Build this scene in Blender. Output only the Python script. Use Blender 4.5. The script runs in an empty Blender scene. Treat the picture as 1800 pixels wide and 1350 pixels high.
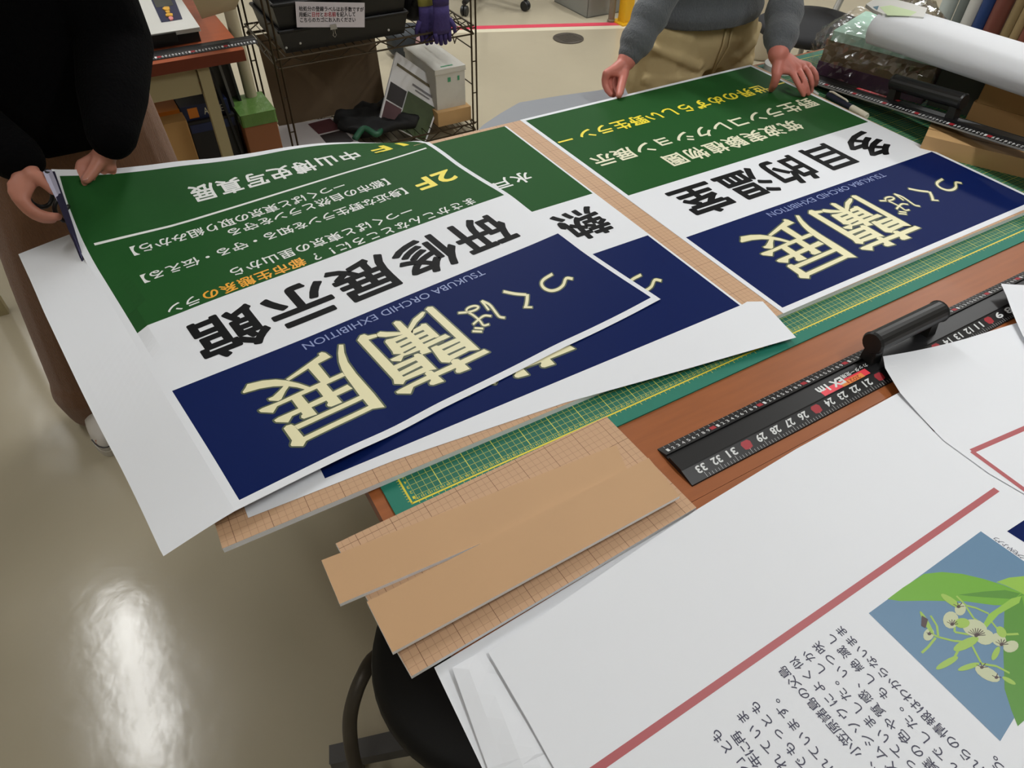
import bpy, bmesh, math, random
from mathutils import Vector, Matrix
random.seed(7)
SC = bpy.context.scene
COL = SC.collection
PI = math.pi

# ---------------------------------------------------------------- frame
# Work in centimetres on the table: X along the table, Y away from the viewer,
# z above the cutting mat. Floor is FL below the mat.
FL = -70.3
CAM_F=1211.4763
CAM_C=(-17.6513,-55.1313,80.1420)
CAM_R=((0.8631663,-0.5046277,0.0171734),(-0.3457929,-0.6155791,-0.7081593),(0.3679283,0.6053208,-0.7058438))
SG=[-1.2, 0.0, 8.0, 16.0, 24.0, 32.0, 40.0, 48.0, 56.0, 64.0, 72.0, 78.6, 79.7]
TG=[-1.4, 0.0, 9.0, 18.0, 27.0, 36.5, 46.5, 55.0, 63.0, 71.0, 77.0, 82.0, 87.0, 91.0, 92.3]
SH=[-11.4, -8.0, -4.6, -1.2]
GG=[-21.56,8.43,3.00,-21.76,9.82,2.96,-22.97,18.76,2.75,-24.21,27.68,2.46,-25.47,36.58,1.99,-26.69,45.95,1.18,-27.95,55.82,0.37,-29.11,64.26,0.44,-30.24,72.20,0.93,-31.40,80.12,1.80,-31.98,85.79,3.86,-32.12,90.18,6.37,-31.95,94.20,9.43,-31.53,97.20,12.14,-31.34,98.16,13.06,-20.39,8.59,2.95,-20.61,9.98,2.90,-21.79,18.92,2.71,-23.04,27.84,2.42,-24.29,36.74,1.99,-25.50,46.11,1.23,-26.76,55.96,0.43,-27.92,64.41,0.53,-29.06,72.35,0.96,-30.19,80.26,1.84,-30.79,85.94,3.73,-30.94,90.35,6.15,-30.82,94.41,9.12,-30.46,97.45,11.72,-30.32,98.43,12.61,-12.51,9.72,2.59,-12.71,11.10,2.55,-13.94,20.00,2.27,-15.15,28.90,1.99,-16.35,37.78,1.71,-17.57,47.15,1.38,-18.87,57.02,1.22,-20.00,65.43,1.21,-21.07,73.33,1.23,-22.10,81.19,1.70,-22.71,86.93,2.93,-23.03,91.50,4.77,-23.15,95.85,7.17,-23.16,99.23,9.30,-23.16,100.33,10.00,-4.63,10.87,2.09,-4.82,12.26,2.07,-6.05,21.09,1.75,-7.24,29.95,1.55,-8.40,38.81,1.43,-9.62,48.17,1.36,-10.92,58.04,1.36,-12.02,66.42,1.32,-13.04,74.29,1.24,-14.02,82.13,1.35,-14.68,87.95,2.14,-15.10,92.68,3.65,-15.40,97.26,5.66,-15.59,100.84,7.52,-15.64,101.99,8.16,3.25,11.92,1.41,3.06,13.30,1.40,1.86,22.15,1.30,0.71,30.99,1.25,-0.44,39.82,1.25,-1.65,49.17,1.25,-2.94,59.02,1.26,-4.01,67.38,1.27,-5.01,75.24,1.24,-5.97,83.10,1.31,-6.66,88.97,1.89,-7.17,93.79,2.95,-7.60,98.53,4.52,-7.87,102.25,6.12,-7.95,103.46,6.71,11.14,13.05,1.35,10.96,14.44,1.38,9.82,23.19,1.25,8.68,31.98,1.24,7.54,40.81,1.24,6.33,50.14,1.24,5.06,59.97,1.24,4.00,68.33,1.25,3.01,76.19,1.24,2.05,84.06,1.35,1.34,89.94,1.76,0.78,94.83,2.49,0.27,99.66,3.57,-0.11,103.49,4.64,-0.23,104.73,5.03,19.07,13.90,1.28,18.90,15.29,1.29,17.80,24.12,1.24,16.67,32.93,1.24,15.53,41.76,1.24,14.33,51.08,1.24,13.07,60.91,1.24,12.01,69.26,1.25,11.02,77.13,1.25,10.04,85.00,1.39,9.32,90.91,1.69,8.73,95.84,2.17,8.17,100.74,2.84,7.73,104.65,3.52,7.60,105.92,3.83,27.03,14.77,1.27,26.86,16.15,1.28,25.76,25.00,1.25,24.65,33.83,1.24,23.53,42.67,1.24,22.34,52.00,1.24,21.08,61.83,1.24,20.02,70.18,1.25,19.02,78.05,1.28,18.02,85.94,1.41,17.27,91.88,1.61,16.67,96.83,1.91,16.09,101.79,2.32,15.64,105.76,2.74,15.49,107.05,2.87,34.99,15.68,1.33,34.82,17.07,1.35,33.75,25.86,1.25,32.63,34.70,1.24,31.51,43.55,1.24,30.34,52.90,1.24,29.10,62.72,1.24,28.03,71.08,1.25,27.01,78.96,1.30,25.97,86.88,1.43,25.20,92.84,1.54,24.58,97.80,1.57,23.98,102.78,1.60,23.53,106.76,1.64,23.38,108.05,1.64,43.00,16.41,1.25,42.83,17.79,1.25,41.73,26.67,1.24,40.59,35.55,1.24,39.49,44.42,1.24,38.35,53.77,1.24,37.15,63.59,1.24,36.05,71.93,1.24,34.96,79.86,1.26,33.89,87.82,1.35,33.11,93.79,1.35,32.48,98.73,1.08,31.85,103.65,0.56,31.35,107.58,0.04,31.19,108.85,-0.14,51.03,17.25,1.26,50.85,18.63,1.26,49.68,27.51,1.24,48.52,36.41,1.25,47.46,45.27,1.27,46.34,54.61,1.25,45.29,64.41,1.22,44.05,72.76,1.24,42.84,80.75,1.27,41.78,88.76,1.35,41.03,94.73,1.23,40.39,99.63,0.52,39.71,104.43,-0.67,39.13,108.21,-1.84,38.94,109.43,-2.25,57.65,18.04,1.37,57.49,19.43,1.40,56.24,28.28,1.25,55.02,37.13,1.23,54.07,45.99,1.40,52.90,55.25,1.22,52.19,64.99,1.10,50.53,73.52,1.21,49.22,81.52,1.22,48.28,89.54,1.40,47.55,95.53,1.21,46.90,100.35,0.01,46.18,105.00,-1.75,45.55,108.62,-3.37,45.35,109.78,-3.91,58.75,18.16,1.38,58.58,19.55,1.38,57.33,28.41,1.24,56.10,37.24,1.21,55.17,46.09,1.39,53.98,55.35,1.19,53.27,65.19,1.16,51.60,73.65,1.18,50.27,81.64,1.19,49.37,89.67,1.39,48.63,95.65,1.18,47.98,100.47,-0.09,47.26,105.10,-1.93,46.62,108.68,-3.63,46.41,109.84,-4.20]
HH=[-31.31,7.14,1.59,-31.55,8.51,1.48,-32.72,17.38,0.79,-33.98,26.26,0.41,-35.39,35.14,0.38,-36.76,44.55,0.57,-38.09,54.45,0.76,-39.22,62.86,0.66,-40.29,70.75,0.21,-41.28,78.61,-0.59,-42.04,84.47,-1.29,-42.71,89.35,-1.91,-43.39,94.24,-2.58,-43.92,98.15,-3.14,-44.10,99.43,-3.33,-28.09,7.57,2.13,-28.27,8.96,2.04,-29.48,17.85,1.50,-30.74,26.74,1.14,-32.07,35.63,0.92,-33.40,45.02,0.76,-34.71,54.92,0.65,-35.85,63.32,0.60,-36.93,71.23,0.50,-37.99,79.12,0.15,-38.78,85.01,-0.43,-39.43,89.89,-1.14,-40.07,94.76,-2.01,-40.58,98.65,-2.77,-40.74,99.91,-3.02,-24.83,8.01,2.63,-25.01,9.41,2.55,-26.23,18.31,2.16,-27.48,27.21,1.83,-28.77,36.10,1.46,-30.04,45.49,0.97,-31.33,55.38,0.52,-32.48,63.79,0.52,-33.58,71.71,0.76,-34.69,79.63,0.94,-35.52,85.54,0.45,-36.16,90.43,-0.37,-36.76,95.28,-1.45,-37.23,99.13,-2.42,-37.38,100.38,-2.74,-21.56,8.43,3.00,-21.76,9.82,2.96,-22.97,18.76,2.75,-24.21,27.68,2.46,-25.47,36.58,1.99,-26.69,45.95,1.18,-27.95,55.82,0.37,-29.11,64.26,0.44,-30.24,72.20,0.93,-31.40,80.12,1.80,-32.28,86.08,1.33,-32.90,90.98,0.40,-33.45,95.80,-0.89,-33.87,99.60,-2.09,-34.01,100.83,-2.49]
TEN=[[(26.28,21.99),(26.90,21.59),(26.05,19.62),(25.43,17.19),(25.21,13.87),(25.23,8.06),(25.07,4.41),(24.18,4.83),(23.17,5.26),(23.18,6.10),(23.23,8.03),(23.18,8.93),(23.51,14.45),(23.75,16.13),(24.25,18.05),(25.16,20.14)],[(23.34,6.11),(23.29,5.18),(12.04,4.71),(12.09,5.69)],[(23.18,8.93),(23.29,7.99),(12.09,7.64),(11.99,8.63)],[(10.47,9.02),(11.04,9.35),(11.75,9.20),(11.99,8.63),(12.03,7.67),(12.09,5.69),(12.04,4.71),(11.20,3.99),(9.86,4.97),(9.85,5.30),(10.41,6.00)],[(23.53,15.41),(23.51,14.45),(15.78,14.27),(11.71,14.11),(10.59,13.09),(9.13,14.31),(9.05,14.85),(9.71,14.99),(12.40,14.93),(17.69,15.27)],[(22.81,12.36),(23.08,11.09),(12.62,10.77),(11.57,9.82),(10.13,10.93),(10.05,11.48),(10.82,11.69),(14.10,11.77)],[(19.49,19.53),(21.25,19.74),(21.19,15.33),(20.11,14.41),(19.60,15.42)],[(18.49,14.40),(20.13,14.45),(20.21,9.17),(18.42,9.24),(18.06,9.57),(18.03,9.96),(18.42,10.37)],[(14.17,14.31),(15.79,14.28),(15.88,8.93),(13.83,9.20),(13.59,9.61),(13.78,10.07),(14.09,10.21)],[(15.41,19.17),(22.41,21.45),(22.49,21.95),(23.09,22.02),(23.49,21.51),(23.77,19.97),(21.23,19.70),(19.49,19.53),(15.68,18.59)],[(17.73,15.19),(16.66,17.11),(15.35,18.88),(14.08,20.07),(12.26,21.01),(10.00,21.57),(9.45,20.93),(8.66,20.21),(8.73,19.86),(11.16,19.46),(13.06,18.76),(14.80,17.66),(16.03,16.40),(17.00,14.94)],[(14.56,17.95),(15.10,17.32),(14.16,16.57),(12.89,15.21),(12.33,15.10),(11.27,15.97),(11.27,16.47),(12.09,16.52),(13.42,17.22)]]
RAN=[[(43.24,21.51),(43.92,21.84),(44.66,21.43),(44.69,20.44),(44.79,6.67),(43.23,7.45)],[(29.35,21.16),(30.34,21.99),(31.06,21.89),(31.36,21.17),(32.73,20.68),(32.56,19.92),(30.92,20.15),(31.05,11.76),(30.98,10.79),(30.89,7.66),(30.03,7.06),(28.93,7.99),(29.35,8.98)],[(38.36,12.03),(39.36,12.06),(39.69,11.61),(43.16,11.52),(44.79,6.67),(43.17,7.49),(39.58,7.34),(38.86,6.91),(37.86,7.79),(37.86,8.34)],[(31.01,11.84),(34.91,11.66),(35.14,12.19),(35.85,12.07),(36.30,11.40),(36.29,6.83),(35.28,7.26),(30.83,7.57),(30.88,10.60)],[(36.59,21.53),(37.23,21.77),(37.82,21.24),(37.94,11.07),(36.27,11.34),(36.19,15.81)],[(37.97,18.77),(40.06,20.44),(42.39,21.24),(42.81,20.87),(41.84,20.06),(40.04,19.22),(38.40,18.00),(37.29,17.34)],[(32.81,20.67),(33.60,20.83),(34.46,20.04),(36.55,18.48),(36.79,17.70),(35.33,18.21),(33.68,18.99),(32.64,19.91)],[(38.52,17.91),(40.03,18.01),(40.41,18.33),(41.13,18.02),(41.21,13.69),(40.40,13.70),(37.77,13.77),(37.78,16.97)],[(32.92,17.96),(33.39,18.33),(34.42,18.00),(36.67,17.79),(36.31,15.72),(36.68,13.72),(34.12,13.79),(33.67,13.48),(32.48,14.37),(32.68,15.00)],[(42.31,13.56),(42.59,12.46),(36.56,12.38),(33.60,12.92),(32.57,12.04),(31.41,12.96),(31.35,13.50),(36.62,13.62)],[(45.43,6.32),(45.78,5.16),(40.69,5.16),(30.99,5.48),(29.85,4.43),(28.20,5.78),(28.19,6.25),(29.04,6.36),(33.91,6.42),(38.92,6.33)],[(39.10,7.01),(39.82,7.30),(40.50,6.86),(40.65,6.14),(40.72,3.65),(38.83,3.83),(38.42,4.13),(38.49,4.62),(38.90,4.98)],[(34.11,7.07),(34.76,7.39),(35.40,7.04),(35.52,6.41),(35.69,3.61),(33.78,3.91),(33.41,4.27),(33.52,4.71),(34.09,5.08)]]
RANH=[[(39.62,10.53),(43.19,10.48),(43.24,10.15),(39.74,10.02)],[(39.66,8.95),(43.21,8.88),(43.20,8.46),(39.78,8.44)],[(31.04,10.74),(34.68,10.73),(34.77,10.16),(31.03,10.00)],[(30.92,8.97),(34.69,9.07),(34.74,8.54),(30.98,8.52)],[(37.90,16.88),(39.82,16.80),(39.88,16.31),(37.92,16.33)],[(37.95,15.37),(39.74,15.37),(39.80,14.88),(37.98,14.83)],[(37.89,13.96),(40.34,13.89),(40.65,13.52),(37.95,13.49)],[(34.31,16.92),(36.49,16.90),(36.55,16.41),(34.34,16.38)],[(34.27,15.37),(36.47,15.40),(36.56,14.96),(34.36,14.93)],[(34.12,13.79),(36.46,13.93),(36.50,13.56),(34.04,13.37)],[(38.18,12.45),(41.06,12.48),(41.05,11.91),(38.24,11.98)],[(33.54,12.82),(36.50,12.57),(36.44,12.19),(33.38,12.26)]]
TRIB=[([(71.21,13.44),(71.01,13.69),(70.82,13.99),(70.55,14.25),(70.10,14.32),(69.52,14.05),(68.98,13.63),(68.50,13.22),(68.10,12.96),(67.73,12.80),(67.35,12.68),(66.97,12.60),(66.62,12.58),(66.27,12.59),(65.94,12.65),(65.64,12.76),(65.40,12.91),(65.21,13.13),(65.07,13.41),(64.97,13.73),(64.93,14.03),(64.95,14.33),(65.02,14.66),(65.13,14.96),(65.27,15.19),(65.42,15.37),(65.61,15.53),(65.87,15.69),(66.23,15.84),(66.71,15.96),(67.30,16.05),(67.96,16.12),(68.60,16.21)],[(70.57,12.82),(70.36,13.08),(70.18,13.37),(70.00,13.55),(69.87,13.59),(69.63,13.47),(69.20,13.13),(68.68,12.70),(68.14,12.34),(67.63,12.12),(67.16,11.97),(66.72,11.88),(66.30,11.85),(65.89,11.87),(65.50,11.94),(65.14,12.07),(64.84,12.27),(64.60,12.54),(64.42,12.89),(64.30,13.27),(64.25,13.66),(64.27,14.08),(64.37,14.53),(64.54,14.99),(64.79,15.41),(65.10,15.79),(65.47,16.10),(65.89,16.35),(66.37,16.55),(66.94,16.70),(67.58,16.80),(68.24,16.88),(68.87,16.97)]),([(57.49,17.29),(57.80,16.84),(58.11,16.38),(58.43,15.93),(58.77,15.50),(59.14,15.10),(59.53,14.74),(59.92,14.38),(60.30,14.02)],[(58.04,17.86),(58.35,17.41),(58.66,16.95),(58.97,16.51),(59.30,16.09),(59.66,15.71),(60.04,15.34),(60.43,14.99),(60.82,14.63)]),([(60.64,14.47),(60.31,14.07),(59.98,13.67),(59.66,13.29),(59.35,12.93),(59.04,12.61),(58.73,12.29),(58.41,11.98),(58.08,11.66)],[(61.06,14.10),(60.73,13.71),(60.40,13.30),(60.07,12.90),(59.72,12.51),(59.38,12.15),(59.04,11.82),(58.72,11.50),(58.40,11.19)]),([(57.77,11.37),(58.98,10.47)],[(58.10,11.80),(59.31,10.90)]),([(52.59,17.56),(52.54,17.20),(52.49,16.84),(52.45,16.48),(52.39,16.12),(52.32,15.74),(52.24,15.35),(52.16,14.96),(52.09,14.56)],[(53.03,17.71),(52.98,17.35),(52.94,16.99),(52.88,16.63),(52.82,16.25),(52.75,15.86),(52.68,15.46),(52.59,15.06),(52.52,14.67)]),([(52.61,17.34),(52.75,16.91),(52.91,16.51),(53.03,16.10),(53.08,15.66),(53.04,15.12),(52.93,14.48),(52.79,13.84),(52.68,13.28),(52.60,12.84),(52.53,12.46),(52.47,12.10),(52.49,11.75),(52.60,11.45),(52.77,11.23),(52.95,11.05),(53.11,10.87)],[(53.10,17.76),(53.24,17.34),(53.40,16.92),(53.54,16.46),(53.60,15.93),(53.55,15.29),(53.43,14.61),(53.29,13.96),(53.18,13.41),(53.10,12.96),(53.02,12.60),(52.98,12.31),(52.99,12.08),(53.06,11.89),(53.20,11.72),(53.37,11.55),(53.54,11.36)]),([(47.27,16.89),(47.63,16.68),(48.00,16.46),(48.37,16.25),(48.75,16.09),(49.13,15.96),(49.52,15.86),(49.90,15.80),(50.25,15.78),(50.59,15.83),(50.91,15.93),(51.21,16.09),(51.48,16.38),(51.54,16.75),(51.45,17.00),(51.28,17.22),(51.07,17.38),(50.80,17.49),(50.46,17.57),(50.10,17.60),(49.77,17.58),(49.47,17.48),(49.17,17.31),(48.89,17.03),(48.70,16.62),(48.70,16.22),(48.79,15.82),(48.90,15.40),(48.98,14.97),(49.02,14.50),(49.04,13.97),(49.05,13.44),(49.04,12.98),(48.98,12.58),(48.89,12.18),(48.81,11.78),(48.84,11.42),(49.05,11.20),(49.33,11.11),(49.61,11.07),(49.87,11.02)],[(47.57,17.37),(47.93,17.16),(48.30,16.94),(48.66,16.74),(49.02,16.59),(49.38,16.46),(49.76,16.37),(50.11,16.31),(50.42,16.30),(50.70,16.34),(50.95,16.42),(51.13,16.51),(51.13,16.49),(51.11,16.46),(51.05,16.60),(50.93,16.76),(50.76,16.89),(50.53,16.98),(50.23,17.05),(49.91,17.08),(49.65,17.06),(49.44,16.99),(49.26,16.89),(49.16,16.80),(49.12,16.72),(49.12,16.49),(49.21,16.14),(49.32,15.71),(49.41,15.24),(49.44,14.73),(49.47,14.19),(49.48,13.65),(49.46,13.14),(49.40,12.67),(49.29,12.25),(49.23,11.94),(49.24,11.76),(49.34,11.66),(49.55,11.60),(49.83,11.56),(50.10,11.51)]),([(47.67,12.64),(48.04,12.78),(48.40,12.91),(48.76,13.04),(49.12,13.15),(49.52,13.28),(49.92,13.40),(50.29,13.48),(50.60,13.48),(50.83,13.38),(51.03,13.19),(51.24,12.94),(51.46,12.71)],[(47.72,13.12),(48.08,13.25),(48.44,13.39),(48.81,13.52),(49.19,13.64),(49.59,13.76),(50.01,13.89),(50.44,13.99),(50.83,13.99),(51.15,13.85),(51.39,13.62),(51.60,13.37),(51.81,13.15)]),([(47.17,11.68),(48.30,10.67)],[(47.50,12.11),(48.63,11.10)]),([(46.39,11.17),(47.67,10.11)],[(46.71,11.60),(47.99,10.54)])]

def V(x, y, z): return Vector((x/100.0, y/100.0, (z-FL)/100.0))
def ray(px, py):
    a, b = (px-900)/CAM_F, (py-675)/CAM_F
    return [CAM_R[0][i]*a + CAM_R[1][i]*b + CAM_R[2][i] for i in range(3)]
def on(axis, val, px, py):
    d = ray(px, py); t = (val-CAM_C[axis])/d[axis]
    return [CAM_C[i]+d[i]*t for i in range(3)]
def oz(z, px, py): return on(2, z, px, py)          # where a sight line meets height z
def oy(y, px, py): return on(1, y, px, py)
def ox(x, px, py): return on(0, x, px, py)

# ---------------------------------------------------------------- camera, world, light, exposure
cam = bpy.data.cameras.new('camera'); co = bpy.data.objects.new('camera', cam); COL.objects.link(co)
r = CAM_R
M = Matrix(((r[0][0], -r[1][0], -r[2][0], 0), (r[0][1], -r[1][1], -r[2][1], 0), (r[0][2], -r[1][2], -r[2][2], 0), (0, 0, 0, 1)))
co.matrix_world = Matrix.Translation(V(*CAM_C)) @ M
cam.sensor_width = 36; cam.sensor_fit = 'HORIZONTAL'; cam.lens = CAM_F/1800*36; cam.clip_start = 0.02
SC.camera = co
w = bpy.data.worlds.new('world'); SC.world = w; w.use_nodes = True
w.node_tree.nodes['Background'].inputs[0].default_value = (0.9, 0.95, 1.0, 1)
w.node_tree.nodes['Background'].inputs[1].default_value = 0.03
SC.view_settings.view_transform = 'Standard'; SC.view_settings.look = 'None'
SC.view_settings.exposure = 0.04; SC.view_settings.gamma = 1.0; SC.view_settings.use_curve_mapping = False
LAMP_POWER = 26.0
LAMP_ROWS = [(-120, 195, .34), (-120, 470, .4), (-120, -90, .16), (130, 250, 1.35), (130, 480, .9), (130, -60, .72), (380, 120, 1.1), (380, 380, 0.9), (620, 250, .9)]

# ---------------------------------------------------------------- materials
def lin(c):
    return tuple(((v/255.0)/12.92 if v/255.0 <= 0.04045 else ((v/255.0+0.055)/1.055)**2.4) for v in c)
MATS = {}
def mat(name, rgb, rough=0.5, metal=0.0, spec=0.5, noise=None, bump=None, coat=0.0, trans=0.0, alpha=1.0, emit=0.0, sheen=0.0, rnoise=None):
    """rgb in sRGB 0-255; noise=(scale, amount, detail[, stretch xyz]); bump=(scale, strength[, stretch])"""
    m = bpy.data.materials.new(name); m.use_nodes = True; nt = m.node_tree; b = nt.nodes['Principled BSDF']
    c = lin(rgb); b.inputs['Base Color'].default_value = (*c, 1)
    b.inputs['Roughness'].default_value = rough; b.inputs['Metallic'].default_value = metal
    b.inputs['Specular IOR Level'].default_value = spec
    b.inputs['Coat Weight'].default_value = coat; b.inputs['Transmission Weight'].default_value = trans
    b.inputs['Alpha'].default_value = alpha; b.inputs['Sheen Weight'].default_value = sheen
    if emit:
        b.inputs['Emission Color'].default_value = (*c, 1); b.inputs['Emission Strength'].default_value = emit
    N = nt.nodes.new; L = nt.links.new
    def coords(st):
        tc = N('ShaderNodeTexCoord'); mp = N('ShaderNodeMapping'); L(tc.outputs['Object'], mp.inputs[0])
        mp.inputs['Scale'].default_value = st; return mp
    def tex(scale, detail, st):
        n = N('ShaderNodeTexNoise'); n.inputs['Scale'].default_value = scale; n.inputs['Detail'].default_value = detail
        L(coords(st).outputs[0], n.inputs['Vector']); return n
    if noise:
        sc_, am, de = noise[:3]; st = noise[3] if len(noise) > 3 else (1, 1, 1)
        n = tex(sc_, de, st); mx = N('ShaderNodeMix'); mx.data_type = 'RGBA'
        mx.inputs[6].default_value = (*[max(0, v*(1-am)) for v in c], 1); mx.inputs[7].default_value = (*[min(1, v*(1+am)) for v in c], 1)
        L(n.outputs['Fac'], mx.inputs[0]); L(mx.outputs[2], b.inputs['Base Color'])
    if rnoise:
        n = tex(rnoise[0], 3, (1, 1, 1)); mr = N('ShaderNodeMapRange'); mr.inputs[3].default_value = rnoise[1]; mr.inputs[4].default_value = rnoise[2]
        L(n.outputs['Fac'], mr.inputs[0]); L(mr.outputs[0], b.inputs['Roughness'])
    if bump:
        st = bump[2] if len(bump) > 2 else (1, 1, 1)
        n = tex(bump[0], 4, st); bp = N('ShaderNodeBump'); bp.inputs['Strength'].default_value = bump[1]; bp.inputs['Distance'].default_value = 0.01
        L(n.outputs['Fac'], bp.inputs['Height']); L(bp.outputs[0], b.inputs['Normal'])
    MATS[name] = m; return m
def gridmat(name, base, line, rough, p1, w1, p2=None, w2=0, amount1=0.6, nz=None):
    """flat surface with printed ruling every p1 cm (and bolder every p2 cm), in object space"""
    m = mat(name, base, rough, noise=nz); nt = m.node_tree; b = nt.nodes['Principled BSDF']; N = nt.nodes.new; L = nt.links.new
    tc = N('ShaderNodeTexCoord'); sp = N('ShaderNodeSeparateXYZ'); L(tc.outputs['Object'], sp.inputs[0])
    def line_(out, per, wd):
        a = N('ShaderNodeMath'); a.operation = 'PINGPONG'; L(out, a.inputs[0]); a.inputs[1].default_value = per/200.0
        c = N('ShaderNodeMath'); c.operation = 'LESS_THAN'; L(a.outputs[0], c.inputs[0]); c.inputs[1].default_value = wd/200.0
        return c.outputs[0]
    def mx2(a, b_):
        q = N('ShaderNodeMath'); q.operation = 'MAXIMUM'; L(a, q.inputs[0]); L(b_, q.inputs[1]); return q.outputs[0]
    fine = mx2(line_(sp.outputs[0], p1, w1), line_(sp.outputs[1], p1, w1))
    s = N('ShaderNodeMath'); s.operation = 'MULTIPLY'; L(fine, s.inputs[0]); s.inputs[1].default_value = amount1; fac = s.outputs[0]
    if p2:
        fac = mx2(fac, mx2(line_(sp.outputs[0], p2, w2), line_(sp.outputs[1], p2, w2)))
    mix = N('ShaderNodeMix'); mix.data_type = 'RGBA'
    old = b.inputs['Base Color'].links
    if old: L(old[0].from_socket, mix.inputs[6])
    else: mix.inputs[6].default_value = (*lin(base), 1)
    mix.inputs[7].default_value = (*lin(line), 1); L(fac, mix.inputs[0]); L(mix.outputs[2], b.inputs['Base Color'])
    return m

def filmmat(name, clear, rough, bs, bst, tint=(255, 255, 255)):
    m = mat(name, tint, rough); nt = m.node_tree; N = nt.nodes.new; L = nt.links.new
    t_ = N('ShaderNodeBsdfTransparent'); t_.inputs[0].default_value = (*lin(tint), 1)
    g_ = N('ShaderNodeBsdfGlossy'); g_.inputs['Roughness'].default_value = rough; g_.inputs['Color'].default_value = (.9, .92, .95, 1)
    mx = N('ShaderNodeMixShader'); mx.inputs[0].default_value = 1-clear
    tc = N('ShaderNodeTexCoord'); n = N('ShaderNodeTexNoise'); n.inputs['Scale'].default_value = bs; n.inputs['Detail'].default_value = 3; L(tc.outputs['Object'], n.inputs['Vector'])
    b_ = N('ShaderNodeBump'); b_.inputs['Strength'].default_value = bst; b_.inputs['Distance'].default_value = .01; L(n.outputs['Fac'], b_.inputs['Height']); L(b_.outputs[0], g_.inputs['Normal'])
    L(t_.outputs[0], mx.inputs[1]); L(g_.outputs[0], mx.inputs[2]); L(mx.outputs[0], nt.nodes['Material Output'].inputs[0])
    return m
paper   = mat('paper_white', (222, 225, 230), 0.6, spec=.35)
green_p = mat('print_green', (30, 80, 34), 0.6, spec=.1)
navy_p  = mat('print_navy', (2, 24, 80), 0.6, spec=.1)
black_p = mat('print_black', (12, 13, 15), 0.6, spec=.12)
white_p = mat('print_white', (226, 228, 226), 0.5)
cream_p = mat('print_cream', (226, 224, 196), 0.5)
yellow_p = mat('print_yellow', (240, 222, 50), 0.5)
orange_p = mat('print_orange', (240, 170, 40), 0.5)
title_p = mat('print_title_cream', (226, 220, 178), 0.5)
olive_p = mat('print_olive_edge', (62, 74, 46), 0.5)
lilac_p = mat('print_pale_lilac', (128, 142, 190), 0.5)
red_p   = mat('print_dull_red', (172, 88, 92), 0.5)
ink_p   = mat('print_ink_blue', (34, 34, 66), 0.5)
kraft   = mat('kraft_board', (190, 152, 112), 0.62, noise=(9, .04, 4))
kraftgrid = gridmat('kraft_board_grid', (192, 155, 121), (106, 70, 42), 0.6, 1.0, 0.05, 5.0, 0.07, 0.5)
foam    = mat('foam_core_edge', (246, 247, 250), 0.7)
matgreen = mat('mat_green', (2, 112, 92), 0.6, noise=(30, .05, 3))
matgrid = gridmat('mat_green_grid', (6, 100, 78), (200, 200, 80), 0.6, 1.0, 0.065, 5.0, 0.13, 0.75)
mat_yellow = mat('mat_yellow_print', (214, 200, 50), 0.5)
wood    = mat('table_wood', (146, 82, 38), 0.45, noise=(7, .2, 6, (1.2, 14, 14)), spec=0.4)
woodedge = mat('table_wood_edge', (126, 66, 32), 0.5, noise=(6, .2, 5, (2, 10, 10)))
wood_lip = mat('table_edge_highlight', (214, 150, 108), 0.4)
steel_beige = mat('beige_steel', (168, 156, 118), 0.5)
floor_m = mat('floor_polished', (174, 165, 143), 0.2, noise=(1.3, .10, 6), rnoise=(2.5, .09, .24), bump=(9, .11), spec=0.7)
wall_m  = mat('wall_paint', (210, 206, 196), 0.8, noise=(3, .03, 4))
ceil_m  = mat('ceiling_panel', (222, 222, 218), 0.85, noise=(40, .05, 3))
grayrub = mat('grey_rubber', (132, 136, 142), 0.6)
black_pl = mat('black_plastic', (20, 21, 22), 0.42, noise=(60, .1, 2))
black_gl = mat('black_ruler', (15, 15, 17), 0.42, spec=0.4)
black_mt = mat('black_matte', (12, 12, 13), 0.7)
dark_gray = mat('dark_grey_metal', (66, 64, 62), 0.45, metal=.3)
wire_m  = mat('dark_wire', (70, 60, 46), 0.35, metal=.7)
chrome  = mat('chrome', (200, 200, 200), 0.2, metal=1)
white_pl = mat('white_plastic', (205, 205, 200), 0.4)
offwhite = mat('off_white_plastic', (196, 186, 166), 0.5)
skin    = mat('skin', (198, 120, 106), 0.5, noise=(25, .1, 4))
skin2   = mat('skin_shaded_hand', (184, 122, 102), 0.5, noise=(25, .1, 4))
nail_m  = mat('finger_nail', (214, 160, 146), 0.25)
sweater_black = mat('black_knit', (5, 5, 6), 1.0, spec=.1, bump=(180, .3))
sweater_gray = mat('grey_knit', (88, 92, 96), 0.9, noise=(200, .2, 2), bump=(260, .45, (1, 1, .4)), sheen=.2)
corduroy = mat('brown_corduroy', (118, 82, 56), 0.85, noise=(120, .25, 2, (4, 4, .3)), bump=(220, .5, (3, 3, .1)), sheen=.2)
khaki   = mat('khaki_cotton', (186, 166, 122), 0.85, noise=(9, .1, 5), bump=(9, .9))
hair_m  = mat('black_hair', (20, 17, 15), 0.5)
card_m  = mat('cardboard', (196, 158, 108), 0.75, noise=(12, .06, 4))
card_d  = mat('cardboard_dull', (150, 118, 76), 0.75, noise=(12, .06, 4))
red_l   = mat('ruler_red', (158, 28, 40), 0.5)
label_red = mat('label_red', (226, 62, 76), 0.45)
label_org = mat('label_orange', (226, 140, 72), 0.45)
numeral = mat('ruler_numeral', (214, 216, 216), 0.5)

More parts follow.
